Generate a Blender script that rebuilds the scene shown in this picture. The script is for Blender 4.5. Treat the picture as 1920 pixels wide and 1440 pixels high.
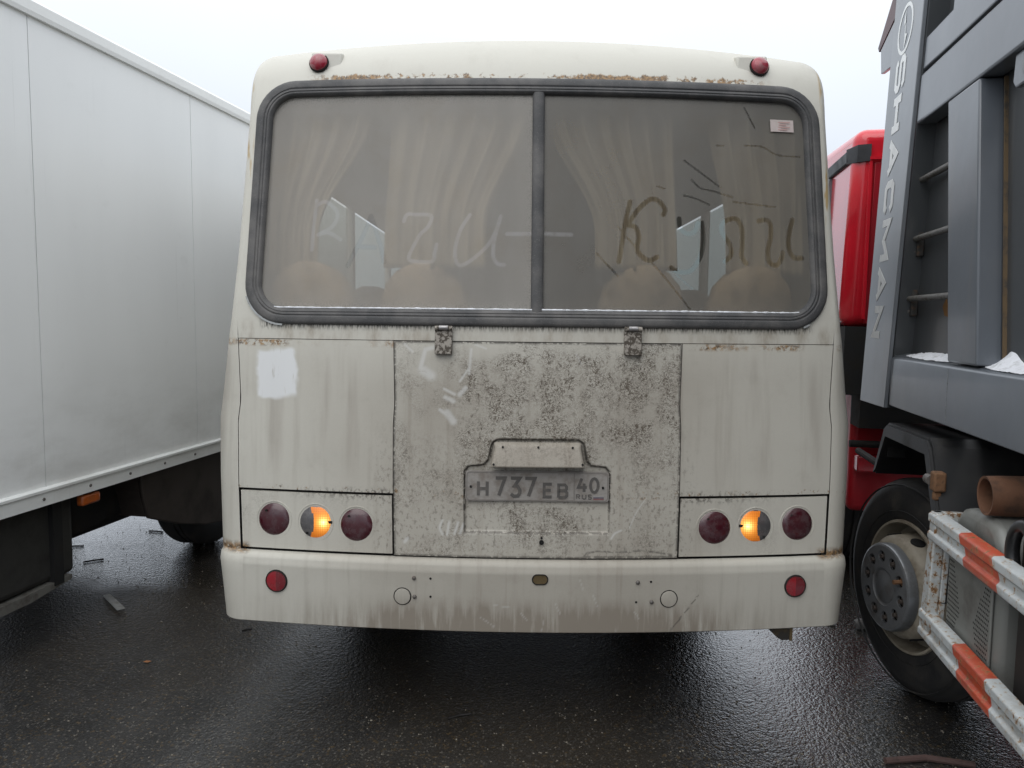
import bpy, bmesh, math, random
import numpy as np
from mathutils import Vector, Matrix
random.seed(7); rng = np.random.default_rng(7)
for o in list(bpy.data.objects): bpy.data.objects.remove(o)
scene = bpy.context.scene; COL = scene.collection
R = math.radians

# ------------------------------------------------------------------ camera
cam = bpy.data.cameras.new('camera'); cam.sensor_width = 36; cam.lens = 27.0
cam.clip_start = 0.05; cam.clip_end = 3000
co = bpy.data.objects.new('camera', cam); COL.objects.link(co); scene.camera = co
co.matrix_world = Matrix.Translation((0, 0, 1.632)) @ Matrix.Rotation(R(90 - 4.9), 4, 'X') @ Matrix.Rotation(R(0.65), 4, 'Z')

# ------------------------------------------------------------------ sky, sun, exposure
SUN = Vector((-0.35, -0.75, 0.95)).normalized()
w = bpy.data.worlds.new('World'); scene.world = w; w.use_nodes = True
wt = w.node_tree; wt.nodes.clear()
def wn(t): return wt.nodes.new(t)
sky = wn('ShaderNodeTexSky'); sky.sky_type = 'NISHITA'; sky.sun_disc = False
sky.sun_elevation = math.asin(SUN.z); sky.sun_rotation = math.atan2(SUN.x, SUN.y)
sky.air_density = 1.0; sky.dust_density = 6.0
skys = wn('ShaderNodeVectorMath'); skys.operation = 'SCALE'; skys.inputs['Scale'].default_value = 0.08
wt.links.new(sky.outputs[0], skys.inputs[0])
# overcast dome: brighter towards the zenith, the same all round
tc = wn('ShaderNodeTexCoord'); sp = wn('ShaderNodeSeparateXYZ'); wt.links.new(tc.outputs['Generated'], sp.inputs[0])
mr = wn('ShaderNodeMapRange'); wt.links.new(sp.outputs['Z'], mr.inputs[0]); mr.inputs[1].default_value = 0; mr.inputs[2].default_value = 1
ramp = wn('ShaderNodeMix'); ramp.data_type = 'RGBA'; wt.links.new(mr.outputs[0], ramp.inputs['Factor'])
ramp.inputs['A'].default_value = (0.60, 0.665, 0.755, 1); ramp.inputs['B'].default_value = (1.90, 1.955, 2.03, 1)
cn = wn('ShaderNodeTexNoise'); cn.inputs['Scale'].default_value = 1.6; cn.inputs['Detail'].default_value = 3
wt.links.new(tc.outputs['Generated'], cn.inputs['Vector'])
cm = wn('ShaderNodeMapRange'); wt.links.new(cn.outputs[0], cm.inputs[0]); cm.inputs[1].default_value = .3; cm.inputs[2].default_value = .7; cm.inputs[3].default_value = .96; cm.inputs[4].default_value = 1.05
cs = wn('ShaderNodeVectorMath'); cs.operation = 'SCALE'; wt.links.new(ramp.outputs['Result'], cs.inputs[0]); wt.links.new(cm.outputs[0], cs.inputs['Scale'])
mx = wn('ShaderNodeMix'); mx.data_type = 'RGBA'; mx.inputs['Factor'].default_value = 0.93
wt.links.new(skys.outputs[0], mx.inputs['A']); wt.links.new(cs.outputs[0], mx.inputs['B'])
bg = wn('ShaderNodeBackground'); bg.inputs['Strength'].default_value = 1.0; wt.links.new(mx.outputs['Result'], bg.inputs['Color'])
wo = wn('ShaderNodeOutputWorld'); wt.links.new(bg.outputs[0], wo.inputs[0])
sl = bpy.data.lights.new('sun', 'SUN'); sl.energy = 0.9; sl.angle = R(60); sl.color = (1, .97, .93)
so = bpy.data.objects.new('sun', sl); COL.objects.link(so); so.rotation_euler = SUN.to_track_quat('Z', 'Y').to_euler()
vs = scene.view_settings; vs.view_transform = 'Standard'; vs.look = 'None'; vs.exposure = 0.0; vs.gamma = 1.0; vs.use_curve_mapping = False

# ------------------------------------------------------------------ mesh helpers
class MB:
    def __init__(s): s.v = []; s.f = []
    def add(s, vs, fs):
        b = len(s.v); s.v += [tuple(p) for p in vs]; s.f += [tuple(i + b for i in f) for f in fs]; return s
    def box(s, x0, x1, y0, y1, z0, z1):
        return s.add([(x0,y0,z0),(x1,y0,z0),(x1,y1,z0),(x0,y1,z0),(x0,y0,z1),(x1,y0,z1),(x1,y1,z1),(x0,y1,z1)],
                     [(3,2,1,0),(4,5,6,7),(0,1,5,4),(1,2,6,5),(2,3,7,6),(3,0,4,7)])
    def prism(s, pts, d, axis='x'):
        """polygon pts (a,b) extruded along axis from d[0] to d[1]; axis x: (a,b)=(y,z); y: (x,z); z: (x,y)"""
        def P(a, b, t): return {'x': (t, a, b), 'y': (a, t, b), 'z': (a, b, t)}[axis]
        n = len(pts)
        return s.add([P(a, b, d[0]) for a, b in pts] + [P(a, b, d[1]) for a, b in pts],
                     [tuple(range(n))[::-1], tuple(range(n, 2*n))] + [(i, (i+1) % n, n+(i+1) % n, n+i) for i in range(n)])
    def tube(s, path, r, n=10, cap=True):
        path = [Vector(p) for p in path]; rs = r if isinstance(r, (list, tuple)) else [r]*len(path)
        prev = None; vs = []; fs = []
        for i, p in enumerate(path):
            t = (path[min(i+1, len(path)-1)] - path[max(i-1, 0)]).normalized()
            if prev is None:
                a = Vector((0,0,1)) if abs(t.z) < .9 else Vector((1,0,0)); u = t.cross(a).normalized()
            else: u = (prev - t*prev.dot(t)).normalized()
            prev = u; v = t.cross(u)
            vs += [p + rs[i]*(u*math.cos(2*math.pi*k/n) + v*math.sin(2*math.pi*k/n)) for k in range(n)]
        for i in range(len(path)-1):
            fs += [(i*n+k, i*n+(k+1) % n, (i+1)*n+(k+1) % n, (i+1)*n+k) for k in range(n)]
        if cap: fs += [tuple(range(n))[::-1], tuple((len(path)-1)*n+k for k in range(n))]
        return s.add(vs, fs)
    def lathe(s, prof, c, ax, n=32, closed=False):
        """profile [(radius, offset along axis)] spun about axis ax through c"""
        c = Vector(c); ax = Vector(ax).normalized(); a = Vector((0,0,1)) if abs(ax.z) < .9 else Vector((1,0,0))
        u = ax.cross(a).normalized(); v = ax.cross(u); vs = []; fs = []; m = len(prof)
        for r, h in prof:
            vs += [c + ax*h + r*(u*math.cos(2*math.pi*k/n) + v*math.sin(2*math.pi*k/n)) for k in range(n)]
        for i in range(m if closed else m-1):
            j = (i+1) % m
            fs += [(i*n+k, i*n+(k+1) % n, j*n+(k+1) % n, j*n+k) for k in range(n)]
        return s.add(vs, fs)
    def ribbon(s, pts, wd, fn, t=0.0012, closed=False):
        """flat stroke of width wd along 2-D pts; fn(a,b,h)->3-D, h = height above the surface"""
        p = [Vector(q) for q in pts]; n = len(p); L = []; Rr = []
        for i in range(n):
            if closed: a, b = p[i-1], p[(i+1) % n]
            else: a, b = p[max(i-1, 0)], p[min(i+1, n-1)]
            d1 = (p[i]-a); d2 = (b-p[i])
            if d1.length < 1e-9: d1 = d2
            if d2.length < 1e-9: d2 = d1
            d1 = d1.normalized(); d2 = d2.normalized()
            t_ = (d1+d2); t_ = t_.normalized() if t_.length > 1e-6 else d1
            m = Vector((-t_.y, t_.x)); k = 1/max(.45, m.dot(Vector((-d1.y, d1.x))))
            L.append(p[i]+m*k*wd/2); Rr.append(p[i]-m*k*wd/2)
        vs = [fn(q.x, q.y, t) for q in L] + [fn(q.x, q.y, t) for q in Rr] + [fn(q.x, q.y, 0) for q in L] + [fn(q.x, q.y, 0) for q in Rr]
        fs = []; rg = range(n) if closed else range(n-1)
        for i in rg:
            j = (i+1) % n
            fs += [(i, j, n+j, n+i), (i, 2*n+i, 2*n+j, j), (n+i, n+j, 3*n+j, 3*n+i)]
        if not closed: fs += [(0, n, 3*n, 2*n), (n-1, 3*n-1, 4*n-1, 2*n-1)]
        return s.add(vs, fs)
    def mesh(s, smooth=None):
        me = bpy.data.meshes.new('m'); me.from_pydata(s.v, [], s.f); me.update()
        bm = bmesh.new(); bm.from_mesh(me); bmesh.ops.recalc_face_normals(bm, faces=bm.faces); bm.to_mesh(me); bm.free()
        if smooth:
            me.polygons.foreach_set('use_smooth', [True]*len(me.polygons)); me.set_sharp_from_angle(angle=R(smooth))
        return me
    def build(s, name, mat, parent=None, smooth=None, bev=0, seg=2):
        me = s.mesh(smooth)
        o = link(name, me, mat, parent)
        if bev:
            m = o.modifiers.new('bevel', 'BEVEL'); m.width = bev; m.segments = seg; m.limit_method = 'ANGLE'; m.angle_limit = R(40)
            me.polygons.foreach_set('use_smooth', [True]*len(me.polygons)); me.set_sharp_from_angle(angle=R(50))
        return o
def link(name, me, mat, parent=None):
    me.name = name; o = bpy.data.objects.new(name, me); COL.objects.link(o)
    if mat: me.materials.append(mat)
    o.parent = parent; return o
def tag(o, label=None, cat=None, group=None, kind=None):
    for k, v in (('label', label), ('category', cat), ('group', group), ('kind', kind)):
        if v: o[k] = v
    return o
def empty(name, loc, rz=0, parent=None):
    o = bpy.data.objects.new(name, None); COL.objects.link(o); o.location = loc; o.rotation_euler = (0, 0, rz); o.parent = parent
    o.empty_display_size = .2; return o
def copy_tree(o, parent=None):
    c = o.copy(); COL.objects.link(c); c.parent = parent
    for ch in list(o.children): copy_tree(ch, c)
    return c
def grid(xs, zs, fn, attrs=None):
    """grid of points fn(X,Z)->(x,y,z) arrays, as a mesh"""
    X, Z = np.meshgrid(np.array(xs), np.array(zs)); x, y, z = fn(X, Z)
    nx, nz = len(xs), len(zs); V = np.stack([x, y, z], -1).reshape(-1, 3)
    i = np.arange(nx*nz).reshape(nz, nx)
    F = np.stack([i[:-1, :-1], i[:-1, 1:], i[1:, 1:], i[1:, :-1]], -1).reshape(-1, 4)
    me = bpy.data.meshes.new('g'); me.from_pydata(V.tolist(), [], F.tolist()); me.update()
    me.polygons.foreach_set('use_smooth', [True]*len(me.polygons))
    for k, a in (attrs or {}).items():
        at = me.attributes.new(k, 'FLOAT', 'POINT'); at.data.foreach_set('value', a(X, Z).astype(np.float32).ravel())
    return me
def sstep(x, a, b):
    t = np.clip((x-a)/(b-a), 0, 1); return t*t*(3-2*t)
def seg_dist(X, Z, pts):
    D = np.full(X.shape, 9.0)
    for (ax, az), (bx, bz) in zip(pts[:-1], pts[1:]):
        dx, dz = bx-ax, bz-az; L = dx*dx+dz*dz+1e-12
        t = np.clip(((X-ax)*dx+(Z-az)*dz)/L, 0, 1); D = np.minimum(D, np.hypot(X-ax-t*dx, Z-az-t*dz))
    return D
def smooth_line(p, n=4):
    """Catmull-Rom through points"""
    if len(p) < 3: return p
    q = [p[0]]+list(p)+[p[-1]]; out = []
    for i in range(1, len(q)-2):
        for k in range(n):
            t = k/n; a, b, c, d = [np.array(v) for v in q[i-1:i+3]]
            out.append(tuple(.5*((2*b)+(-a+c)*t+(2*a-5*b+4*c-d)*t*t+(-a+3*b-3*c+d)*t**3)))
    return out+[tuple(p[-1])]
def poly_sdf(X, Z, P):
    D = seg_dist(X, Z, list(P)+[P[0]]); ins = np.zeros(X.shape, bool); n = len(P)
    for i in range(n):
        (x1, z1), (x2, z2) = P[i], P[(i+1) % n]
        c = ((z1 > Z) != (z2 > Z)) & (X < (x2-x1)*(Z-z1)/(z2-z1+1e-12)+x1); ins ^= c
    return np.where(ins, -D, D)
GL = {'H': [[(0,0),(0,1)],[(1,0),(1,1)],[(0,.5),(1,.5)]], '7': [[(0,1),(1,1),(.35,0)]],
 '3': [[(0,1),(1,1),(.42,.58),(.75,.56),(1,.36),(1,.18),(.8,.02),(.35,0),(0,.13)]], 'E': [[(1,1),(0,1),(0,0),(1,0)],[(0,.52),(.88,.52)]],
 'B': [[(0,0),(0,1),(.75,1),(.95,.85),(.95,.67),(.75,.54),(0,.54)],[(.75,.54),(1,.38),(1,.15),(.8,0),(0,0)]],
 '4': [[(.4,1),(0,.33),(1,.33)],[(.68,.62),(.68,0)]], '0': [[(.5+.5*math.cos(t), .5+.5*math.sin(t)) for t in np.linspace(0, 6.2832, 17)]],
 'R': [[(0,0),(0,1),(.8,1),(1,.85),(1,.65),(.8,.5),(0,.5)],[(.5,.5),(1,0)]], 'U': [[(0,1),(0,.2),(.25,0),(.75,0),(1,.2),(1,1)]],
 'S': [[(1,.84),(.86,1),(.14,1),(0,.84),(0,.64),(.14,.5),(.86,.5),(1,.36),(1,.16),(.86,0),(.14,0),(0,.16)]],
 'A': [[(0,0),(.5,1),(1,0)],[(.2,.3),(.8,.3)]], 'C': [[(1,.78),(.84,1),(.16,1),(0,.78),(0,.22),(.16,0),(.84,0),(1,.22)]],
 'M': [[(0,0),(0,1),(.5,.3),(1,1),(1,0)]], 'N': [[(0,0),(0,1),(1,0),(1,1)]]}
def glyph(mb, ch, x0, z0, wd, ht, st, fn, base=0.0):
    for k, l in enumerate(GL[ch]):
        mb.ribbon([(x0+st/2+a*(wd-st), z0+st/2+b*(ht-st)) for a, b in l], st, lambda a, b, h, k=k: fn(a, b, h+.0003*k if h else 0))

# ------------------------------------------------------------------ node helpers
class Mat:
    def __init__(s, name):
        s.m = bpy.data.materials.new(name); s.m.use_nodes = True; s.t = s.m.node_tree; s.t.nodes.clear()
        s.out = s.N('ShaderNodeOutputMaterial'); s.b = s.N('ShaderNodeBsdfPrincipled'); s.L(s.b.outputs[0], s.out.inputs[0])
        c = s.N('ShaderNodeTexCoord'); s.P = c.outputs['Object']
        q = s.N('ShaderNodeSeparateXYZ'); s.L(s.P, q.inputs[0]); s.x, s.y, s.z = q.outputs
    def N(s, t): return s.t.nodes.new(t)
    def L(s, a, b): s.t.links.new(a, b)
    def put(s, sock, v):
        if isinstance(v, bpy.types.NodeSocket): s.L(v, sock)
        elif isinstance(v, (tuple, list)) and len(v) == 3 and sock.type == 'RGBA': sock.default_value = (*v, 1)
        else: sock.default_value = v
    def ma(s, op, a, b=0.0, c=None):
        n = s.N('ShaderNodeMath'); n.operation = op; s.put(n.inputs[0], a); s.put(n.inputs[1], b)
        if c is not None: s.put(n.inputs[2], c)
        return n.outputs[0]
    def mul(s, *a):
        r = a[0]
        for b in a[1:]: r = s.ma('MULTIPLY', r, b)
        return r
    def add(s, a, b): return s.ma('ADD', a, b)
    def sub(s, a, b): return s.ma('SUBTRACT', a, b)
    def mx(s, a, b): return s.ma('MAXIMUM', a, b)
    def inv(s, a): return s.ma('SUBTRACT', 1.0, a)
    def absd(s, a, b): return s.ma('ABSOLUTE', s.sub(a, b))
    def sm(s, v, a, b, lo=0.0, hi=1.0):
        n = s.N('ShaderNodeMapRange'); n.interpolation_type = 'SMOOTHSTEP'; s.put(n.inputs[0], v)
        if a > b: a, b, lo, hi = b, a, hi, lo
        n.inputs[1].default_value = a; n.inputs[2].default_value = b; n.inputs[3].default_value = lo; n.inputs[4].default_value = hi
        return n.outputs[0]
    def vec(s, a, b, c):
        n = s.N('ShaderNodeCombineXYZ'); s.put(n.inputs[0], a); s.put(n.inputs[1], b); s.put(n.inputs[2], c); return n.outputs[0]
    def sc(s, kx, ky, kz, off=0.0): return s.vec(s.ma('MULTIPLY_ADD', s.x, kx, off), s.mul(s.y, ky), s.mul(s.z, kz))
    def noise(s, v, scale=1.0, detail=4.0, rough=.55, dist=0.0):
        n = s.N('ShaderNodeTexNoise'); s.put(n.inputs['Vector'], v); n.inputs['Scale'].default_value = scale
        n.inputs['Detail'].default_value = detail; n.inputs['Roughness'].default_value = rough; n.inputs['Distortion'].default_value = dist
        return n.outputs[0]
    def voro(s, v, scale=1.0, out='Distance', feat='F1'):
        n = s.N('ShaderNodeTexVoronoi'); n.feature = feat; s.put(n.inputs['Vector'], v); n.inputs['Scale'].default_value = scale; return n.outputs[out]
    def mix(s, f, a, b):
        n = s.N('ShaderNodeMix'); n.data_type = 'RGBA'; s.put(n.inputs['Factor'], f); s.put(n.inputs['A'], a); s.put(n.inputs['B'], b); return n.outputs['Result']
    def attr(s, name):
        n = s.N('ShaderNodeAttribute'); n.attribute_name = name; return n.outputs['Fac']
    def bump(s, h, strength=.5, dist=.01, nrm=None):
        n = s.N('ShaderNodeBump'); n.inputs['Strength'].default_value = strength; n.inputs['Distance'].default_value = dist; s.put(n.inputs['Height'], h)
        if nrm: s.L(nrm, n.inputs['Normal'])
        return n.outputs[0]
    def set(s, **k):
        for a, v in k.items(): s.put(s.b.inputs[{'col': 'Base Color', 'rough': 'Roughness', 'metal': 'Metallic', 'nrm': 'Normal', 'spec': 'Specular IOR Level',
                                  'coat': 'Coat Weight', 'coatr': 'Coat Roughness', 'ecol': 'Emission Color', 'estr': 'Emission Strength', 'alpha': 'Alpha', 'trans': 'Transmission Weight', 'ior': 'IOR'}[a]], v)
        return s
def simple(name, col, rough=.5, metal=0.0, dirt=None, dscale=6.0, dlo=.45, dhi=.75, bump=0.0, bscale=60.0, spec=.5, coat=0.0):
    """paint, rubber or metal with patchy dirt and a fine relief"""
    m = Mat(name); d = m.noise(m.P, dscale, 6, .62); f = m.sm(d, dlo, dhi)
    dc = dirt or tuple(c*.6 for c in col)
    m.set(col=m.mix(f, col, dc), rough=m.ma('MULTIPLY_ADD', f, .2, rough), metal=m.ma('MULTIPLY', m.ma('SUBTRACT', 1.0, m.mul(f, .6)), metal), spec=spec, coat=coat)
    if bump: m.set(nrm=m.bump(m.noise(m.P, bscale, 5, .6), bump, .004))
    return m.m

# ------------------------------------------------------------------ materials: bus
def cream_paint(name, mud=0.0, lowgrime=0.0, attrs=False, base=(.615, .604, .54), film_bias=0.0):
    m = Mat(name); x, z = m.x, m.z; ax = m.ma('ABSOLUTE', x)
    soft = m.noise(m.P, 1.7, 4, .55); streak = m.noise(m.sc(26, 3, 1.6), 1, 5, .6); blot = m.noise(m.P, 9, 6, .65); fine = m.noise(m.P, 160, 3, .7)
    centre = m.sm(ax, 1.12, .35); low = m.sm(z, 1.75, 1.35)
    film = m.add(m.mul(low, m.ma('MULTIPLY_ADD', centre, .42, .15)), .09+film_bias)
    film = m.mul(film, m.ma('MULTIPLY_ADD', soft, 1.1, .42))
    film = m.add(film, m.mul(m.sm(streak, .48, .8), low, .20))
    film = m.add(film, m.mul(m.sm(blot, .5, .8), .12))
    film = m.add(film, m.mul(m.sub(fine, .5), .12))
    if lowgrime:
        edge = m.mul(m.sm(z, .60, .45), m.ma('MULTIPLY_ADD', centre, .75, .18), m.sm(m.noise(m.sc(30, 4, 3), 1, 6, .65), .25, .7))
        film = m.add(film, m.mul(edge, lowgrime))
    c = m.mix(m.ma('MINIMUM', film, 1.0), base, (.255, .225, .185))
    # drips and grime below the rear window
    band = m.mul(m.sm(z, 1.53, 1.545), m.sm(z, 1.63, 1.575), m.sm(m.noise(m.sc(14, 1, 5), 1, 5, .65), .42, .75))
    c = m.mix(m.mul(band, .6), c, (.22, .165, .11))
    edge = m.mul(m.sm(z, 1.572, 1.60), m.sm(ax, 1.10, 1.05), m.sm(z, 1.66, 1.60), m.sm(m.noise(m.sc(140, 1, 30), 1, 3, .6), .40, .62))
    c = m.mix(m.mul(edge, .9), c, (.045, .038, .03))
    # water stains running down the side panels
    wr = m.mul(m.sm(ax, .55, .6), m.sm(m.noise(m.sc(9, 1, .9, 3.7), 1, 4, .5), .52, .68), m.sm(z, .96, 1.12), m.sm(z, 1.53, 1.45))
    c = m.mix(m.mul(wr, .36), c, (.27, .235, .20))
    # ochre runs beside the window and on the pillar seams
    run = m.mul(m.sm(ax, 1.125, 1.14), m.sm(m.noise(m.sc(40, 1, 5, 1.3), 1, 4, .6), .57, .68), m.sm(z, 1.9, 2.05))
    c = m.mix(m.mul(run, .8), c, (.42, .27, .08))
    # rust along the top of the window, the seam above the left panel and the bumper corners
    rn = m.noise(m.P, 46, 6, .7); rl = m.noise(m.sc(5, 1, 1), 1, 3, .6)
    top = m.mul(m.sm(m.ma('MULTIPLY_ADD', m.sub(m.noise(m.sc(38, 1, 10), 1, 5, .7), .5), .055, z), 2.588, 2.580), m.sm(z, 2.54, 2.55), m.sm(ax, .95, .80), m.sm(m.add(rl, m.mul(m.sub(rn, .5), 1.1)), .44, .56))
    sea = m.mul(m.sm(m.absd(z, 1.528), .02, .004), m.sm(ax, .5, .56), m.sm(rl, .42, .6), m.sm(rn, .44, .56))
    lam = m.mul(m.sm(m.absd(z, .962), .022, .004), m.sm(rn, .56, .66))
    cor = m.mul(m.sm(z, .755, .725), m.sm(ax, 1.10, 1.13), m.sm(z, .70, .72), m.sm(rn, .36, .5))
    rust = m.mx(m.mx(top, sea), m.mx(lam, cor))
    c = m.mix(m.mul(rust, .92), c, m.mix(m.sm(m.noise(m.P, 85, 4, .7), .36, .62), (.045, .022, .010), (.33, .185, .065)))
    # brushed white primer patch on the left panel
    dx = m.sm(m.absd(m.add(x, m.mul(m.sub(m.noise(m.P, 11, 2), .5), .06)), -1.012), .092, .074)
    dz = m.sm(m.absd(m.add(z, m.mul(m.sub(m.noise(m.P, 9, 2, .5), .5), .08)), 1.41), .102, .078)
    pt = m.mul(dx, dz, m.sm(m.noise(m.sc(60, 1, 8), 1, 4), .25, .42)); c = m.mix(m.mul(pt, .93), c, (.72, .735, .74))
    sp = m.mul(m.sm(z, .915, .95), m.sm(z, .985, .955), m.sm(ax, .553, .557), m.sm(ax, 1.08, .58), m.sm(m.noise(m.sc(85, 4, 60), 1, 4, .7), .50, .60)); c = m.mix(m.mul(sp, .85), c, (.05, .042, .034))
    sp2 = m.mul(m.sm(ax, .66, .56), m.sm(z, 1.30, .95), m.sm(z, .70, .74), m.sm(m.noise(m.sc(70, 4, 50, 2.2), 1, 4, .7), .52, .64)); c = m.mix(m.mul(sp2, .45), c, (.08, .066, .052))
    ht = m.mul(m.sm(streak, .5, .7), .1)
    if mud:
        wr_ = m.noise(m.sc(60, 4, 88), 1, 3.5, .6, 1.6); rid = m.sm(m.absd(wr_, .5), .055, .012)
        cl = m.noise(m.sc(84, 4, 70, 9.1), 1, 4, .68); clump = m.sm(cl, .54, .64)
        reg = m.noise(m.sc(3.2, 1, 2.6, 4.4), 1, 4, .55)
        lobe = m.mul(m.sm(x, -.52, -.05), m.sm(x, .62, .30), m.sm(z, 1.545, 1.42), m.sm(z, .98, 1.22))
        lobe = m.mx(lobe, m.mul(m.sm(m.absd(x, .03), .20, .08), m.sm(m.absd(z, .86), .10, .03), .55))
        lobe = m.mx(lobe, m.mul(m.sm(x, .3, .42), m.sm(z, .85, 1.0), .5))
        lobe = m.mx(lobe, .26)
        amt = m.sm(m.add(reg, m.mul(lobe, .42)), .52, .82)
        mm = m.mul(amt, m.mx(m.mul(rid, .8), clump))
        mm = m.ma('MINIMUM', m.mul(mm, mud*1.45, m.sm(m.noise(m.sc(13, 2, 9, 7.7), 1, 5, .65), .36, .60, .12, 1.0)), 1.0)
        c = m.mix(m.mul(mm, .92), c, m.mix(blot, (.052, .038, .026), (.12, .095, .068))); ht = m.add(ht, m.mul(mm, .5))
    if attrs:
        wp = m.mul(m.attr('wipe'), m.sm(m.noise(m.sc(40, 4, 90), 1, 3), .22, .36)); c = m.mix(wp, c, (.60, .60, .58))
        sc = m.attr('scratch_edge_dark'); c = m.mix(m.mul(sc, m.sm(m.noise(m.P, 70, 3), .35, .5)), c, (.045, .04, .035))
    m.set(col=c, rough=m.ma('MULTIPLY_ADD', m.ma('MINIMUM', film, 1.0), .3, .38), nrm=m.bump(m.add(ht, m.mul(m.noise(m.P, 5, 2), .12)), .35, .004), spec=.4)
    return m.m
CREAM = cream_paint('cream_bus_paint'); HATCHM = cream_paint('muddy_hatch_paint', mud=1.0, attrs=True, film_bias=-.04)
LAMPP = cream_paint('lamp_panel_paint', mud=.3, film_bias=-.02, attrs=True); BUMPM = cream_paint('bumper_paint', lowgrime=1.0, attrs=True, film_bias=-.03)
def rubber_gasket():
    m = Mat('weathered_grey_rubber'); d = m.noise(m.P, 7, 6, .6); f = m.noise(m.P, 220, 3, .7)
    c = m.mix(m.sm(d, .35, .75), (.055, .056, .058), (.135, .13, .125)); c = m.mix(m.mul(m.sm(f, .55, .75), .5), c, (.23, .22, .21))
    return m.set(col=c, rough=.68, nrm=m.bump(f, .3, .002)).m
GASK = rubber_gasket()
BLACK = simple('black_underbody', (.010, .010, .010), .75, dirt=(.022, .018, .014), dscale=8, bump=.4, bscale=40)
SEAM = simple('dark_seam_grime', (.012, .011, .010), .9, dirt=(.02, .016, .012))
HOLE = simple('dark_hole', (.006, .006, .006), .9)
OCHRE = simple('rusty_ochre_recess', (.10, .07, .03), .85, dirt=(.03, .02, .012), dscale=30)
STEELB = simple('dull_bolt_steel', (.16, .15, .14), .5, .5, dirt=(.10, .07, .05), dscale=60)
HINGEM = simple('muddy_hinge', (.30, .275, .24), .6, .2, dirt=(.07, .058, .045), dscale=70, dlo=.44, dhi=.56, bump=.4, bscale=90)
CHROME = simple('worn_hinge_pin', (.34, .33, .33), .35, .7, dirt=(.12, .11, .10), dscale=50)
_s = Mat('snow'); SNOW = _s.set(col=_s.mix(_s.sm(_s.noise(_s.P, 40, 4), .45, .75), (.80, .82, .86), (.55, .56, .57)), rough=.8, nrm=_s.bump(_s.noise(_s.P, 120, 4), .7, .004)).m
def lens(name, col, dirt, r=.16, seed=0.0):
    m = Mat(name); d = m.noise(m.P, 28, 5, .6); g = m.sm(d, .35, .75)
    return m.set(col=m.mix(m.mul(g, .6), col, dirt), rough=m.ma('MULTIPLY_ADD', g, .25, r), spec=.5, coat=.5, coatr=.1, nrm=m.bump(m.noise(m.P, 300, 2), .08, .002)).m
DRED = lens('dark_red_lens', (.055, .006, .012), (.085, .06, .065)); RED = lens('red_reflector_lens', (.30, .008, .018), (.17, .05, .05))
RED2 = lens('darker_red_half_lens', (.17, .008, .016), (.12, .045, .045)); GREYL = lens('dirty_grey_lens', (.085, .082, .085), (.16, .15, .145))
def amber():
    m = Mat('lit_amber_lens'); a = m.attr('bulb')
    gridm = m.mul(m.sm(m.ma('PINGPONG', m.mul(m.x, 230), 1.0), .1, .6, .6, 1.0), m.sm(m.ma('PINGPONG', m.mul(m.z, 230), 1.0), .1, .6, .6, 1.0))
    col = m.mix(a, (.85, .20, .02), (1.0, .50, .07)); hot = m.ma('POWER', a, 4.0)
    return m.set(col=(.7, .2, .02), rough=.3, ecol=m.mix(hot, col, (1, .85, .35)), estr=m.mul(gridm, m.ma('MULTIPLY_ADD', hot, 2.6, m.ma('MULTIPLY_ADD', a, .75, .28)))).m
AMBER = amber()
def dirty_glass(name, film, dirt, tint):
    m = Mat(name); m.t.nodes.remove(m.b); d = m.N('ShaderNodeBsdfPrincipled'); m.b = d
    s1 = m.noise(m.sc(5, 1, .8), 1, 5, .55); s2 = m.noise(m.P, 2.2, 4, .5); f = m.noise(m.P, 190, 2, .6)
    edge = m.attr('edge')
    a = m.add(m.add(dirt-.14, m.mul(s1, .14)), m.mul(s2, .14)); a = m.add(a, m.mul(edge, .14))
    a = m.mul(a, m.inv(m.mul(m.attr('wipe'), m.sm(m.noise(m.P, 24, 4), .2, .5, .55, 1.0))))
    a = m.ma('MAXIMUM', m.add(a, m.mul(m.attr('pale_stroke'), .07)), .10)
    c = m.mix(m.sm(s1, .3, .7), film, tuple(v*.78 for v in film)); c = m.mix(m.mul(m.sm(m.noise(m.P, 6, 5, .6), .45, .75), .4), c, (film[0]*.8, film[1]*.74, film[2]*.66)); c = m.mix(m.mul(f, .25), c, tuple(v*1.2 for v in film)); c = m.mix(m.mul(m.attr('pale_stroke'), m.sm(m.noise(m.P, 30, 3), .2, .6, .10, .34)), c, (.52, .52, .54))
    c = m.mix(m.mul(edge, m.sm(f, .4, .7), .7), c, (.10, .095, .09))
    m.set(col=c, rough=.42, spec=.5)
    t = m.N('ShaderNodeBsdfTransparent'); t.inputs[0].default_value = (*tint, 1); mx_ = m.N('ShaderNodeMixShader'); m.L(a, mx_.inputs[0]); m.L(t.outputs[0], mx_.inputs[1]); m.L(d.outputs[0], mx_.inputs[2])
    m.L(mx_.outputs[0], m.out.inputs[0]); return m.m
GLASS_L = dirty_glass('dusty_glass_left', (.435, .412, .372), .555, (.86, .88, .86)); GLASS_R = dirty_glass('dusty_glass_right', (.238, .226, .202), .555, (.80, .82, .80))  # left film set paler than the right
SGm = Mat('tinted_side_glass'); _t = SGm.N('ShaderNodeBsdfTransparent'); _t.inputs[0].default_value = (.56, .585, .57, 1); SGm.L(_t.outputs[0], SGm.out.inputs[0]); SIDEG = SGm.m
CURT = simple('beige_curtain_cloth', (.43, .335, .225), .9, dirt=(.31, .24, .16), dscale=3)
SEATM = simple('tan_seat_cloth', (.52, .365, .225), .85, dirt=(.22, .15, .09), dscale=12, bump=.3, bscale=120)
INNER = simple('bluish_grey_lining', (.20, .225, .235), .7, dirt=(.13, .145, .15), dscale=2); FLOORM = simple('bus_floor_vinyl', (.06, .06, .06), .6)
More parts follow.
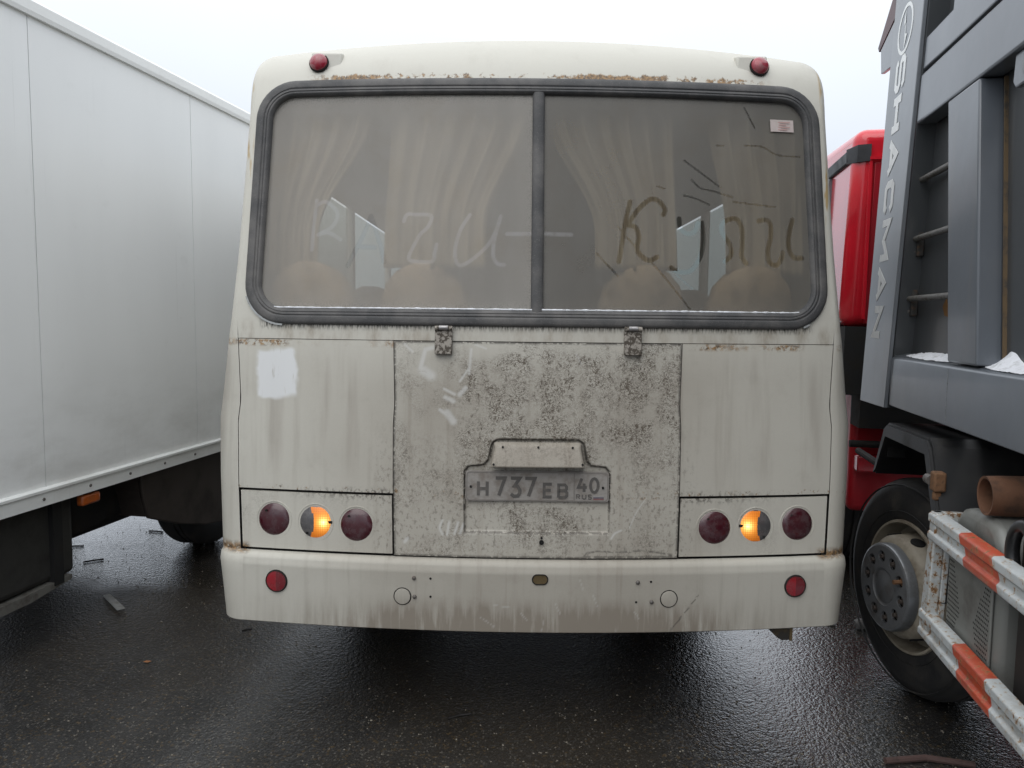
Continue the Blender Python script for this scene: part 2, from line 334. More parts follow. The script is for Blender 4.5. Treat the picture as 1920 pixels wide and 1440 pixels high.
PLATE = simple('dusty_number_plate', (.275, .26, .24), .5, dirt=(.175, .152, .13), dscale=22, dlo=.38, dhi=.72, bump=.3, bscale=110)
PCHAR = simple('plate_characters', (.080, .075, .070), .6, dirt=(.135, .12, .105), dscale=30)
TYRE = simple('tyre_rubber', (.014, .014, .0145), .62, dirt=(.045, .040, .033), dscale=9, dlo=.42, dhi=.8, bump=.3, bscale=70)

# ------------------------------------------------------------------ ground
def asphalt():
    m = Mat('wet_asphalt')
    big = m.noise(m.P, .55, 5, .55); mid = m.noise(m.P, 3.5, 5, .6); st = m.voro(m.P, 105); cell = m.voro(m.P, 105, 'Color')
    q = m.N('ShaderNodeSeparateColor'); m.L(cell, q.inputs[0]); rnd = q.outputs[0]; st2 = m.voro(m.P, 52); nz = m.noise(m.P, 60, 5, .65)
    c = m.mix(m.sm(mid, .3, .72), (.018, .0178, .0175), (.036, .0345, .033))
    c = m.mix(m.mul(m.sm(big, .42, .62), .7), c, (.020, .0155, .010))
    c = m.mix(m.mul(m.sm(rnd, .70, .95), m.sm(st, .60, .25), .8), c, (.15, .14, .12))
    c = m.mix(m.mul(m.sm(rnd, .10, .02), .7), c, (.10, .07, .035))
    h = m.add(m.add(m.mul(m.inv(st), .55), m.mul(m.inv(st2), .6)), m.mul(nz, .9))
    wob = m.mul(m.sub(m.noise(m.P, .9, 4, .5), .5), 1.1)
    wet = m.mx(m.sm(m.add(m.x, wob), .45, .95), m.mx(m.sm(m.add(m.y, wob), 4.35, 4.8), m.mul(m.sm(m.absd(m.add(m.x, wob), -.95), .30, .10), .35)))
    wet = m.mul(wet, m.sm(mid, .15, .5, .55, 1.0)); dry = m.inv(wet)
    nb = m.bump(m.mul(m.noise(m.P, 5, 3), 1.5), .12, .02, m.bump(h, .55, .006)); nc = m.bump(h, .40, .0045)
    c = m.mix(m.mul(dry, m.sm(big, .35, .6), .40), c, (.038, .031, .023)); c = m.mix(m.mul(dry, m.sm(m.noise(m.P, 130, 3, .7), .56, .68), .5), c, (.085, .075, .06))
    m.set(col=c, rough=m.ma('MULTIPLY_ADD', dry, .26, .12), spec=m.ma('MULTIPLY_ADD', wet, .55, .38), nrm=nb, coat=wet, coatr=.09); m.put(m.b.inputs['Coat IOR'], 1.75); m.put(m.b.inputs['Coat Normal'], nc)
    return m.m
ASPH = asphalt()
g = MB(); g.add([(-400,-400,0),(400,-400,0),(400,400,0),(-400,400,0)], [(0,1,2,3)])
tag(g.build('asphalt_ground', ASPH), kind='structure', label='dark wet asphalt yard under the three vehicles')

# ------------------------------------------------------------------ bus
BX, BY = .092, 2.85
bus = empty('bus', (BX, BY, 0)); tag(bus, 'dirty cream white old bus parked with its rear and amber lamps towards the camera', 'bus')
ZS = np.array([.288,.432,.72,1.536,1.632,2.496,2.64,2.784]); YS = np.array([.001,.001,.011,.078,.088,.222,.26,.335])
ZF = np.linspace(.2, 2.9, 271); YF = np.interp(ZF, ZS, YS)
YF = np.convolve(np.pad(YF, 6, 'edge'), np.ones(13)/13, 'valid')
def F(x, z): return np.interp(z, ZF, YF) + .096*(np.asarray(x)/1.152)**2
WZ = np.array([.2,.72,1.0,1.22,1.63,1.88,2.27,2.54,2.8]); WW = np.array([1.233,1.244,1.257,1.261,1.208,1.188,1.168,1.155,1.145])
def hw(z): return np.interp(z, WZ, WW)+.012
RY = .120
def RCz(z): return np.interp(z, [1.30, 1.62], [.105, .045])
def xs_(z): return hw(z)-RCz(z)
def ztop(x):
    ax = np.abs(x); crown = 2.742-.052*(np.minimum(ax, 1.06)/1.06)**2
    t = np.clip((ax-1.065)/.104, 0, 1); return crown-.125*(1-np.sqrt(np.clip(1-t*t, 0, 1)))
AREF = 1.159
def SX(a, z): return a*xs_(z)/AREF       # a is the x at mid height
def bpt(x, z, off=0.0): return (float(x), float(F(x, z))+off, float(z))
def panel(name, x0, x1, z0, z1, mat, parent, nx=24, nz=16, th=.012, off=0.0, depth=None, attrs=None):
    """sheet of the rear face with folded-in edges; x in mid-height coordinates"""
    xs = np.concatenate([[x0], np.linspace(x0, x1, nx), [x1]]); zs = np.concatenate([[z0], np.linspace(z0, z1, nz), [z1]])
    def fn(X, Z):
        x = SX(X, Z); y = F(x, Z)+off
        if depth is not None: y = y+depth(X, Z)
        e = np.zeros(X.shape); e[0, :] = e[-1, :] = 1; e[:, 0] = e[:, -1] = 1
        return x, y+e*th, Z
    me = grid(xs, zs, fn, attrs); me.set_sharp_from_angle(angle=R(50)); return link(name, me, mat, parent)
HX0, HX1, HZ0, HZ1 = -.540, .552, .722, 1.540      # hatch
LX = 1.157; G = .0035
def rpath(xb, xt, z0, z1, r, n=9):
    C = [(xb, z0), (xt, z1), (-xt, z1), (-xb, z0)]; out = []
    for i in range(4):
        p, a, b = Vector(C[i]), Vector(C[i-1]), Vector(C[(i+1) % 4]); d1 = (a-p).normalized(); d2 = (b-p).normalized(); ang = math.acos(d1.dot(d2)); tl = r/math.tan(ang/2)
        c = p+(d1+d2).normalized()*(r/math.sin(ang/2)); s0 = p+d1*tl; s1 = p+d2*tl
        a0 = math.atan2(*(s0-c).yx); a1 = math.atan2(*(s1-c).yx)
        while a1-a0 > math.pi: a1 -= 2*math.pi
        while a1-a0 < -math.pi: a1 += 2*math.pi
        out += [tuple(c+Vector((math.cos(a0+(a1-a0)*k/n), math.sin(a0+(a1-a0)*k/n)))*r) for k in range(n+1)]
    # refine straight runs
    res = []
    for i in range(len(out)):
        p, q = Vector(out[i]), Vector(out[(i+1) % len(out)]); m_ = max(1, int((q-p).length/.04)); res += [tuple(p.lerp(q, k/m_)) for k in range(m_)]
    return res
path = rpath(1.1175, 1.086, 1.633, 2.531, .125)
# upper rear face with the window opening, and the roof behind it
zr = [1.543, 1.57] + list(np.arange(1.60, 1.78, .015)) + list(np.linspace(1.80, 2.35, 12)) + list(np.arange(2.37, 2.455, .016)); zr[-1] = 2.45; fr = [.04,.09,.14,.19,.24,.29,.34,.39,.5,.6,.7,.8,.88,.95,1.0]
ac = sorted(set([round(v, 4) for v in np.concatenate([np.linspace(-AREF, AREF, 41), np.arange(.98, 1.158, .014), -np.arange(.98, 1.158, .014)])]))
mb = MB(); rows = []
for z in zr: rows.append([(SX(a, z), z) for a in ac])
for f in fr: rows.append([(SX(a, 2.45), 2.45+f*(float(ztop(SX(a, 2.45)))-2.45)) for a in ac])
V = []; idx = {}
for r, row in enumerate(rows):
    for k, (x, z) in enumerate(row):
        idx[r, k] = len(V); y = float(F(x, z)) + (.03*(max(0, (z-2.45)/(float(ztop(x))-2.45+1e-6))**6) if r >= len(zr) else 0); V.append((x, y, z))
RA = np.array(rows); HOLEM = poly_sdf((RA[:-1, :-1, 0]+RA[1:, 1:, 0])/2+1e-5, (RA[:-1, :-1, 1]+RA[1:, 1:, 1])/2+1.3e-5, path) < 0
Fc = []
for r in range(len(rows)-1):
    for k in range(len(ac)-1):
        zc = (rows[r][k][1]+rows[r+1][k][1])/2; xc = (ac[k]+ac[k+1])/2
        if HOLEM[r, k]: continue
        Fc.append((idx[r, k], idx[r, k+1], idx[r+1, k+1], idx[r+1, k]))
mb.add(V, Fc); mb.build('rear_window_surround', CREAM, bus, smooth=35)
TOPS = {0: [V[idx[len(rows)-1, k]] for k in range(len(ac))]}
# corner pillars that wrap to the sides
for s in (-1, 1):
    mb = MB(); zz = list(np.linspace(.50, 2.45, 36)); V = []; nph = 9
    ph = [0]+list(np.linspace(.02, math.pi/2, nph))
    def cpt(z, p, zt=None):
        x0 = float(xs_(z)); return (s*(x0+(G*.5 if z < 1.6 else 0)+float(RCz(z))*math.sin(p)), float(F(x0, z))+(.055+.62*float(RCz(z)))*(1-math.cos(p)), z)
    rowsc = []
    for z in zz: rowsc.append([cpt(z, p) for p in ph]+[(s*float(hw(z)), .75, z), (s*float(hw(z)), 6.8, z)])
    for f in fr:
        row = []
        for q in rowsc[35]:
            zt = float(ztop(q[0])) ; zn = 2.45+f*(zt-2.45); row.append((q[0], q[1]+(float(F(0, zn)-F(0, 2.45)) if q[1] < .7 else 0)+.03*f**6, zn))
        rowsc.append(row)
    m_ = len(rowsc[0]); V = [p for r in rowsc for p in r]; Fc = []
    for r in range(len(rowsc)-1):
        zc = rowsc[r][0][2]
        for k in range(m_-1):
            if k == m_-2 and 1.62 < zc < 2.30: continue
            Fc.append((r*m_+k, r*m_+k+1, (r+1)*m_+k+1, (r+1)*m_+k))
    mb.add(V, Fc); mb.build('corner_side_skin', CREAM, bus, smooth=40); TOPS[s] = rowsc[-1]
    for yy in (.75, 2.2, 3.7, 5.2, 6.6): MB().box(s*1.16-.02, s*1.16+.02, yy, yy+.09, 1.6, 2.35).build('side_pillar', CREAM, bus)
    for yy in (.84, 2.29, 3.79, 5.29):
        MB().prism([(yy+.01, 1.62), (yy+1.35, 1.62), (yy+1.35, 2.32), (yy+.01, 2.32)], (s*1.17-.003, s*1.17+.003)).build('side_window', SIDEG, bus)
mb = MB(); top = TOPS[-1][::-1][:-1]+TOPS[0]+TOPS[1][1:]; n = len(top); V = list(top)
for dy, dz in ((.012,.006),(.04,.012),(.12,.018),(.5,.022),(6.4,.022)): V += [(x*(1-.01*min(1, dy)), min(y+dy, 6.8), z+dz*(1 if abs(x) < 1.1 else .3)) for x, y, z in top]
mb.add(V, [(i*n+k, i*n+k+1, (i+1)*n+k+1, (i+1)*n+k) for i in range(5) for k in range(n-1)]); mb.build('roof', CREAM, bus, smooth=60)
panel('quarter_panel', -LX-.001, HX0-G, .957, 1.5405, CREAM, bus, 28, 24); panel('quarter_panel', HX1+G, LX+.001, .957, 1.5405, CREAM, bus, 28, 24)
# dark backing seen in the seams
me = grid(np.linspace(-1.150, 1.150, 60), np.linspace(.5, 1.60, 60), lambda X, Z: (SX(X, Z), F(SX(X, Z), Z)+.020, Z)); link('inner_rear_panel', me, SEAM, bus)
# lamp panels with a dished field and three lamps each
def lamp(parent, x, z, r, kind, s):
    yb = float(F(x, z)); nrm = Vector((-2*.096*x/1.152**2*-1, -1, .06)).normalized(); nrm = Vector((.145*x, -1, .07)).normalized()
    c = Vector((x, yb+.010, z)); name = {'brake': 'brake_lamp', 'tail': 'tail_lamp', 'turn': 'turn_signal'}[kind]
    dome = lambda rr: [(rr, -.012), (rr, .004), (rr*.97, .009), (rr*.85, .015), (rr*.6, .020), (rr*.3, .0225), (.0005, .023)]
    ring = MB().lathe([(r*1.13, .004), (r*1.09, .012), (r*1.04, .012), (r*1.02, -.004)], c, nrm, 40)
    if kind != 'turn':
        o = MB().lathe(dome(r), c, nrm, 40).build(name, DRED, parent, smooth=60)
    else:
        u = Vector((1, 0, 0)); u = (u-nrm*u.dot(nrm)).normalized(); v = nrm.cross(u)*-1
        o = MB().lathe([(r*1.0, -.012), (r*1.0, .0)], c, nrm, 40).build(name, GREYL, parent)
        N = 34; am = MB(); gm = MB(); att = []
        def pt(a, b): q = min(1, math.hypot(a, b)); return c+u*(a*r)+v*(b*r)+nrm*(.002+.020*math.sqrt(max(0, 1-q*q*.96)))
        def lit(a, b): return s*a*-1 > -.12*0-.05+.22*(1-b*b)*0+(.13 if abs(b) < .8 else .2) - .18*(b*b) and True
        for i in range(N):
            for j in range(40):
                r0, r1 = i/N, (i+1)/N; t0, t1 = 2*math.pi*j/40, 2*math.pi*(j+1)/40
                ctr = ((r0+r1)/2*math.cos((t0+t1)/2), (r0+r1)/2*math.sin((t0+t1)/2))
                a, b = ctr[0]*-s, ctr[1]                      # a>0 towards the bus centre
                isl = math.hypot(a, b) < .94 and abs(b) < .88
                isl = isl and math.hypot(a+1.25, b*.9) > 1.22
                tgt = am if isl else gm
                tgt.add([pt(r0*math.cos(t0), r0*math.sin(t0)), pt(r1*math.cos(t0), r1*math.sin(t0)), pt(r1*math.cos(t1), r1*math.sin(t1)), pt(r0*math.cos(t1), r0*math.sin(t1))], [(0,1,2,3)])
        me = am.mesh(); me.polygons.foreach_set('use_smooth', [True]*len(me.polygons))
        bc = c+u*(-s*.52*r)+v*(-.02*r); at = me.attributes.new('bulb', 'FLOAT', 'POINT')
        at.data.foreach_set('value', [max(0.0, 1-((Vector(p.co)-bc)-nrm*((Vector(p.co)-bc).dot(nrm))).length/(.95*r)) for p in me.vertices])
        link('lit_lens', me, AMBER, o); gm.build('grey_lens', GREYL, o, smooth=60)
        MB().lathe([(.0045, 0), (.0045, .024), (.0003, .024)], c+u*(s*.45*r)+v*(.62*r), nrm, 10).build('screw', HOLE, o)
        MB().box(-.010, .010, -.002, .002, -.005, .005).build('bulb_clip', SEAM, o).location = c+u*(-s*.86*r)+v*(-.03*r)+nrm*.012
    ring.build('rim_ring', LAMPP, o, smooth=40)
    if kind != 'turn': MB().lathe([(.004, 0), (.004, .021), (.0003, .021)], c+Vector((-.028, 0, .036)), nrm, 10).build('screw', SEAM, o)
    MB().lathe([(r*1.045, .0095), (r*.99, .0095)], c, nrm, 40).build('gap_ring', HOLE, o)
    return o
for s in (-1, 1):
    off_ = .0 if s < 0 else .012
    PL = [(s*x+off_, z) for x, z in [(-1.104,.922),(-1.122,.898),(-1.098,.80),(-1.07,.765),(-1.03,.748),(-.612,.744),(-.578,.758),(-.577,.80),(-.592,.865),(-.622,.908),(-.668,.93)]]
    dep = lambda X, Z, PL=PL: .013*sstep(-poly_sdf(X, Z, PL), -.003, .006)
    x0, x1 = (-LX+G*1.7, HX0-G*2.2) if s < 0 else (HX1+G*2.2, LX-G*1.7)
    rim_shade = lambda X, Z, PL=PL: (1-sstep(np.abs(poly_sdf(X, Z, PL)-.001), .0012, .0045))*sstep(Z, .78, .86)*.6  # painted shade line along the upper edge of the dish
    lp = panel('lamp_panel', x0, x1, .726, .9465, LAMPP, bus, 150, 60, depth=dep, off=-.001, attrs={'scratch_edge_dark': rim_shade})
    spots = [(-1.014,.838,'tail'),(-.847,.834,'turn'),(-.684,.830,'brake')] if s < 0 else [(.694,.834,'brake'),(.858,.838,'turn'),(1.028,.841,'tail')]
    for x, z, k in spots: lamp(lp, x, z, .067, k, s)
# luggage hatch: plate recess pressed into the sheet, wiped marks
REC = [(-.272,.812),(.288,.812),(.288,1.05),(.27,1.072),(.215,1.078),(.20,1.095),(.188,1.16),(.165,1.176),(-.145,1.176),(-.168,1.16),(-.182,1.095),(-.198,1.078),(-.255,1.072),(-.272,1.05)]
wipes = [([(-.379,1.52),(-.42,1.509),(-.44,1.438),(-.419,1.418)],.010),([(-.43,1.43),(-.40,1.41)],.022),([(-.291,1.339),(-.268,1.365)],.010),([(-.346,1.328),(-.315,1.314)],.010),([(-.338,1.27),(-.312,1.237)],.016),([(-.365,1.28),(-.32,1.25)],.008),
 ([(-.246,1.512),(-.255,1.42)],.006),([(-.29,1.39),(-.255,1.44)],.005),([(-.35,1.36),(-.31,1.34)],.006),(smooth_line([(-.352,.86),(-.363,.832),(-.352,.806)]),.0055),([(-.327,.854),(-.334,.806)],.0055),([(-.292,.853),(-.306,.81)],.0055),([(-.271,.850),(-.285,.811)],.0055),
 (smooth_line([(.332,.829),(.308,.818),(.294,.797)]),.0045),([(-.498,.774),(-.488,.787)],.008),(smooth_line([(.423,.949),(.39,.90),(.363,.837)]),.002),([(-.50,1.53),(-.47,1.50)],.005),([(-.23,1.53),(-.19,1.515)],.004),([(.15,1.50),(.17,1.46)],.002)]
def at_wipe(X, Z):
    D = np.zeros(X.shape)
    for p, wd in wipes: D = np.maximum(D, 1-sstep(seg_dist(X, Z, p), wd*.25, wd*1.3))
    return D*.62
def at_edge_dark_h(X, Z):  # dark lines along the hatch border, the recess outline and a patch outline
    e = np.minimum.reduce([X-HX0, HX1-X, Z-HZ0, HZ1-Z]); a = .75*(1-sstep(e, .002, .010))
    a = np.maximum(a, 1-sstep(np.abs(poly_sdf(X, Z, REC)+.004), .001, .007)*(1) - .35*(Z < .9))
    patch = poly_sdf(X, Z, [(.19,.728),(.20,.742),(.24,.750),(.33,.746),(.42,.752),(.47,.745),(.53,.735),(.53,.728)]); a = np.maximum(a, .6*(1-sstep(np.abs(patch), .0015, .005)))
    return np.clip(a, 0, 1)
hatch = panel('luggage_hatch', HX0, HX1, HZ0, HZ1, HATCHM, bus, 274, 206, off=-.004, depth=lambda X, Z: .014*sstep(-poly_sdf(X, Z, REC), 0, .010), attrs={'wipe': at_wipe, 'scratch_edge_dark': at_edge_dark_h})
MB().lathe([(.0005, .004), (.009, .004), (.009, -.01)], (.027, float(F(.027, .786))-.006, .783), (0, -1, 0), 16).build('lock_hole', HOLE, hatch)
MB().lathe([(.0005, .003), (.004, .003), (.004, -.01)], (.027, float(F(.027, .80))-.006, .80), (0, -1, 0), 12).build('lock_hole', HOLE, hatch)
# number-plate lamp cover
mb = MB(); yc = float(F(0, 1.11)); cx0, cx1, cz0, cz1 = -.172, .190, 1.071, 1.164; mid = (cx0+cx1)/2
mb.add([(cx0,yc+.012,cz0),(cx1,yc+.012,cz0),(cx1-.012,yc+.012,cz1),(cx0+.012,yc+.012,cz1),(cx0+.004,yc-.055,cz0+.002),(cx1-.004,yc-.055,cz0+.002),(cx1-.026,yc-.022,cz1-.012),(cx0+.026,yc-.022,cz1-.012)],
       [(0,1,2,3),(4,5,6,7),(0,1,5,4),(1,2,6,5),(2,3,7,6),(3,0,4,7)])
cov = mb.build('plate_lamp_cover', cream_paint('plate_lamp_cover_paint', mud=.35, film_bias=.22), hatch, bev=.008, seg=3)
for bx, bz in ((-.124,1.147),(.01,1.147),(.14,1.147),(-.158,1.085),(.176,1.087)):
    yy = yc-.024-(1.152-bz)/.081*.033; MB().lathe([(.0003, .004), (.0042, .003), (.0042, -.004)], (bx, yy, bz), (0, -1, .3), 10).build('screw', HOLE, cov)
# number plate
PXc = lambda X: -.266+(X/3.4286+730-872)*.002034
PZc = lambda Y: 1.05-(800+Y/3.4286-882.5)*.00204
pl = MB(); px0, px1, pz0, pz1 = -.265, .282, .9365, 1.0515
yp = lambda z: float(F(.0, z))+.001
rr = .012; out = [(px1-rr+rr*math.cos(t), pz1-rr+rr*math.sin(t)) for t in np.linspace(0, 1.57, 5)]+[(px0+rr-rr*math.sin(t), pz1-rr+rr*math.cos(t)) for t in np.linspace(0, 1.57, 5)]+[(px0+rr-rr*math.cos(t), pz0+rr-rr*math.sin(t)) for t in np.linspace(0, 1.57, 5)]+[(px1-rr+rr*math.sin(t), pz0+rr-rr*math.cos(t)) for t in np.linspace(0, 1.57, 5)]
n = len(out); pl.add([(x, yp(z), z) for x, z in out]+[(x, yp(z)+.006, z) for x, z in out], [tuple(range(n))]+[(i, (i+1) % n, n+(i+1) % n, n+i) for i in range(n)])
npl = pl.build('number_plate', PLATE, bus)
pf = lambda a, b, h: (a, yp(b)-.0006-h, b)
def shrink(o, k): mx_, mz_ = (px0+px1)/2, (pz0+pz1)/2; return [(x+(k if x < mx_ else -k), z+(k if z < mz_ else -k)) for x, z in o]
b_ = MB(); b_.ribbon(shrink(out, .0045), .003, pf, .001, closed=True); b_.ribbon([(PXc(1187), pz0+.004), (PXc(1187), pz1-.004)], .003, pf, .0014); b_.build('plate_border', simple('plate_border_grime', (.17, .155, .14), .6, dirt=(.24, .22, .2), dscale=40), npl)
for ch, X0, X1, Y0, Y1, st in (('H',562,637,340,447,.011),('7',672,752,315,447,.0125),('3',770,848,315,452,.0125),('7',862,945,315,450,.0125),('E',985,1052,352,452,.011),('B',1078,1150,356,455,.011),('4',1205,1277,314,416,.0105),('0',1283,1350,314,420,.0105),('R',1199,1226,424,455,.0035),('U',1237,1266,424,456,.0035),('S',1276,1300,424,457,.0035)):
    mb = MB(); glyph(mb, ch, PXc(X0), PZc(Y1), PXc(X1)-PXc(X0), PZc(Y0)-PZc(Y1), st, pf); mb.build('plate_character', PCHAR, npl)
for k, cc in enumerate(((.30,.29,.28),(.12,.11,.14),(.20,.09,.085))):
    MB().box(PXc(1310), PXc(1378), yp(.955)-.0012, yp(.955)+.004, PZc(460)+.0055*(2-k)*1.0, PZc(460)+.0055*(3-k)-.0002).build('flag_stripe', simple('plate_flag_stripe', cc, .6, dirt=(.25, .22, .2), dscale=40), npl)
for X in (523, 1372): MB().lathe([(.0005, .005), (.0045, .004), (.005, -.001)], (PXc(X), yp(.99), PZc(382)), (0, -1, 0), 10).build('bolt', HOLE, npl)
# hinges
for hx, dz in ((-.354, 0), (.366, .004)):
    h = MB(); z0, z1 = 1.492+dz, 1.585+dz; yh = [float(F(hx, z)) for z in (z0, z1)]
    h.add([(hx-.033,yh[0]-.026,z0),(hx+.033,yh[0]-.026,z0),(hx+.033,yh[1]-.020,z1),(hx-.033,yh[1]-.020,z1),(hx-.033,yh[0]-.003,z0),(hx+.033,yh[0]-.003,z0),(hx+.033,yh[1]-.003,z1),(hx-.033,yh[1]-.003,z1)], [(0,1,2,3),(4,5,6,7),(0,1,5,4),(1,2,6,5),(2,3,7,6),(3,0,4,7)])
    ho = h.build('hinge', HINGEM, hatch, bev=.004)
    MB().tube([(hx-.017, yh[1]-.024, z1+.008), (hx+.017, yh[1]-.024, z1+.008)], .010, 14).build('hinge_pin', CHROME, ho, smooth=40)
    for q in (-1, 1): MB().tube([(hx+q*.018, yh[1]-.022, z1+.006), (hx+q*.033, yh[1]-.022, z1+.006)], .0095, 12).build('hinge_knuckle', HINGEM, ho, smooth=40)
# window gasket swept round the opening
n = len(path)
prof = [(-.034,-.004),(-.033,.008),(-.028,.014),(-.020,.017),(-.006,.017),(-.001,.0165),(.001,.0135),(.003,.0135),(.005,.0165),(.011,.0165),(.013,.0135),(.015,.0135),(.017,.0155),(.022,.014),(.024,.011),(.030,.006),(.033,-.014)]
V = []; Fc = []; m_ = len(prof)
cen = Vector((0, 2.08))
for i, p in enumerate(path):
    p = Vector(p); t = (Vector(path[(i+1) % n])-Vector(path[i-1])).normalized(); nn = Vector((-t.y, t.x))
    if nn.dot(cen-p) < 0: nn = -nn
    for a, h in prof:
        q = p+nn*a; V.append((q.x, float(F(q.x, q.y))-h, q.y))
for i in range(n):
    j = (i+1) % n; Fc += [(i*m_+k, i*m_+k+1, j*m_+k+1, j*m_+k) for k in range(m_-1)]
gask = MB().add(V, Fc).build('window_gasket', GASK, bus, smooth=60)
SEAL = simple('pale_sealant', (.42, .44, .44), .6, dirt=(.25, .25, .24), dscale=30)
for cond in ((lambda p: p[0] < -.96 and p[1] < 1.73), (lambda p: p[0] > 1.02 and p[1] < 1.66)):
    arc = []
    for i, p in enumerate(path):
        if not cond(p): continue
        t_ = (Vector(path[(i+1) % n])-Vector(path[i-1])).normalized(); nn = Vector((-t_.y, t_.x)); nn = nn if nn.dot(cen-Vector(p)) < 0 else -nn; q = Vector(p)+nn*.0335; arc.append((q.x, q.y))
    MB().ribbon(arc, .011, lambda a, b, h: (a, float(F(a, b))-.006-h, b), .0035).build('sealant_strip', SEAL, gask)
mb = MB(); V = []; zz = np.linspace(1.652, 2.508, 24)
for z in zz: V += [(dx, float(F(0, z))-h, z) for dx, h in ((-.024,-.014),(-.023,.004),(-.016,.012),(0,.015),(.016,.012),(.023,.004),(.024,-.014))]
mb.add(V, [(i*7+k, i*7+k+1, (i+1)*7+k+1, (i+1)*7+k) for i in range(23) for k in range(6)]); mb.build('window_mullion', GASK, bus, smooth=50)
# panes, with the words wiped in the dust
LETL = [[(-.879,2.085),(-.885,1.991),(-.888,1.89)],[(-.878,2.066),(-.842,2.079),(-.805,2.053),(-.791,2.022),(-.811,1.98),(-.866,1.949)],[(-.866,1.949),(-.823,1.957),(-.775,1.93)],
 [(-.524,2.001),(-.512,2.028),(-.475,2.028),(-.417,2.024),(-.428,1.98),(-.459,1.949),(-.489,1.891),(-.5,1.858),(-.477,1.846),(-.409,1.846),(-.399,1.877),(-.392,1.912)],
 [(-.264,2.028),(-.3,1.97),(-.319,1.898),(-.314,1.847),(-.29,1.833),(-.241,1.864),(-.19,1.914),(-.16,1.971),(-.144,2.023)],[(-.148,2.013),(-.168,1.93),(-.171,1.869),(-.154,1.84),(-.128,1.836)],[(-.119,1.955),(-.03,1.956)]]
LETA = [[(-.655,2.021),(-.683,1.948),(-.715,1.882),(-.739,1.828)],[(-.655,2.021),(-.628,1.948),(-.61,1.897),(-.596,1.845)],[(-.703,1.903),(-.635,1.899)]]
LETR = [[(.362,2.086),(.341,1.999),(.329,1.926),(.316,1.854)],[(.353,1.999),(.395,2.058),(.441,2.096),(.474,2.092),(.499,2.06),(.493,2.039)],[(.349,1.995),(.382,1.987),(.395,1.948),(.387,1.907),(.403,1.876),(.436,1.86),(.465,1.873)],
 [(.556,2.024),(.56,1.986),(.587,1.966),(.617,1.975),(.63,2.009)],[(.647,2.009),(.651,1.963),(.646,1.905),(.625,1.855),(.595,1.821),(.551,1.817),(.52,1.833)],
 [(.735,1.861),(.761,1.887),(.757,1.928),(.727,1.975),(.732,2.011),(.764,2.028),(.792,2.025),(.809,1.988),(.808,1.925),(.804,1.883),(.821,1.855)],
 [(.879,2.023),(.909,2.028),(.927,2.012),(.926,1.959),(.912,1.907),(.916,1.865),(.942,1.849),(.964,1.87),(.974,1.9)],[(1.02,2.031),(1.003,1.972),(1.0,1.919),(1.018,1.884),(1.053,1.88)]]
SCR = [[(.58,2.254),(.729,2.149)],[(.609,2.179),(.643,2.147),(.694,2.136),(.776,2.113)],[(.575,2.116),(.626,2.104),(.679,2.081)],[(.776,2.096),(.95,2.08)],[(.832,2.322),(.909,2.318),(.964,2.289),(1.064,2.284)],[(.717,2.317),(.743,2.318)],[(.312,1.99),(.395,1.896),(.478,1.815),(.592,1.674)],[(.23,1.884),(.312,1.797)],[(.54,1.806),(.603,1.752)],[(.834,2.475),(.877,2.392)],[(.47,2.15),(.50,2.14)]]
def strokes(X, Z, L, wd):
    D = np.zeros(X.shape)
    for p in L:
        q = smooth_line(p); x0, x1 = min(a for a, _ in q)-.03, max(a for a, _ in q)+.03; mk = (X > x0) & (X < x1)
        d = np.full(X.shape, 9.0); d[mk] = seg_dist(X[mk], Z[mk], q); D = np.maximum(D, 1-sstep(d, wd*.55, wd))
    return D
def pane(name, x0, x1, mat, lw, lc, mw):
    xs = np.arange(x0, x1+.001, .004); zs = np.arange(1.645, 2.521, .004); zero = lambda X, Z: np.zeros(X.shape)
    edge = lambda X, Z: np.exp(-np.minimum.reduce([np.abs(X-x0), np.abs(X-x1), (Z-1.66), (2.50-Z)]).clip(0)/.022)
    wipe = lambda X, Z: np.maximum((.85 if lc and not mw else 1)*(.45 if not mw else .85)*strokes(X, Z, lw, .0115), .85*strokes(X, Z, mw, .003))
    me = grid(xs, zs, lambda X, Z: (X*np.interp(Z, [1.64, 2.53], [1.0, .974]), F(X, Z)+.006, Z), {'wipe': wipe, 'pale_stroke': lambda X, Z: strokes(X, Z, lc, .0095), 'edge': edge})  # left writing and the dash get a paler, denser film colour
    return link(name, me, mat, bus)
p_l = pane('window_pane', -1.117, -.012, GLASS_L, LETA, LETL+LETA, []); p_r = pane('window_pane', .012, 1.117, GLASS_R, LETR, [[(.028,1.957),(.131,1.954)]], SCR)
p_l['label'] = 'dusty left rear pane with pale finger writing'; p_r['label'] = 'darker right rear pane with a word wiped in the dirt'
st = MB(); V = [(x, float(F(x, z))+.0035, z) for x, z in ((.922,2.381),(1.018,2.381),(1.016,2.429),(.920,2.429))]; st.add(V, [(0,1,2,3)]).add([(a, b+.0015, c_) for a, b, c_ in V], [(0,1,2,3)])
sk = st.build('window_sticker', simple('faded_pink_sticker', (.50, .43, .41), .6, dirt=(.42, .38, .35), dscale=30), bus)
tm = simple('faded_red_print', (.48, .30, .28), .6)
for k, (a, b) in enumerate(((.94,1.0),(.955,.985),(.935,1.0),(.945,.99))):
    z = 2.418-.0095*k; MB().box(a, b, float(F(.97, z))+.0012, float(F(.97, z))+.0016, z-.002, z+.002).build('sticker_print', tm, sk)
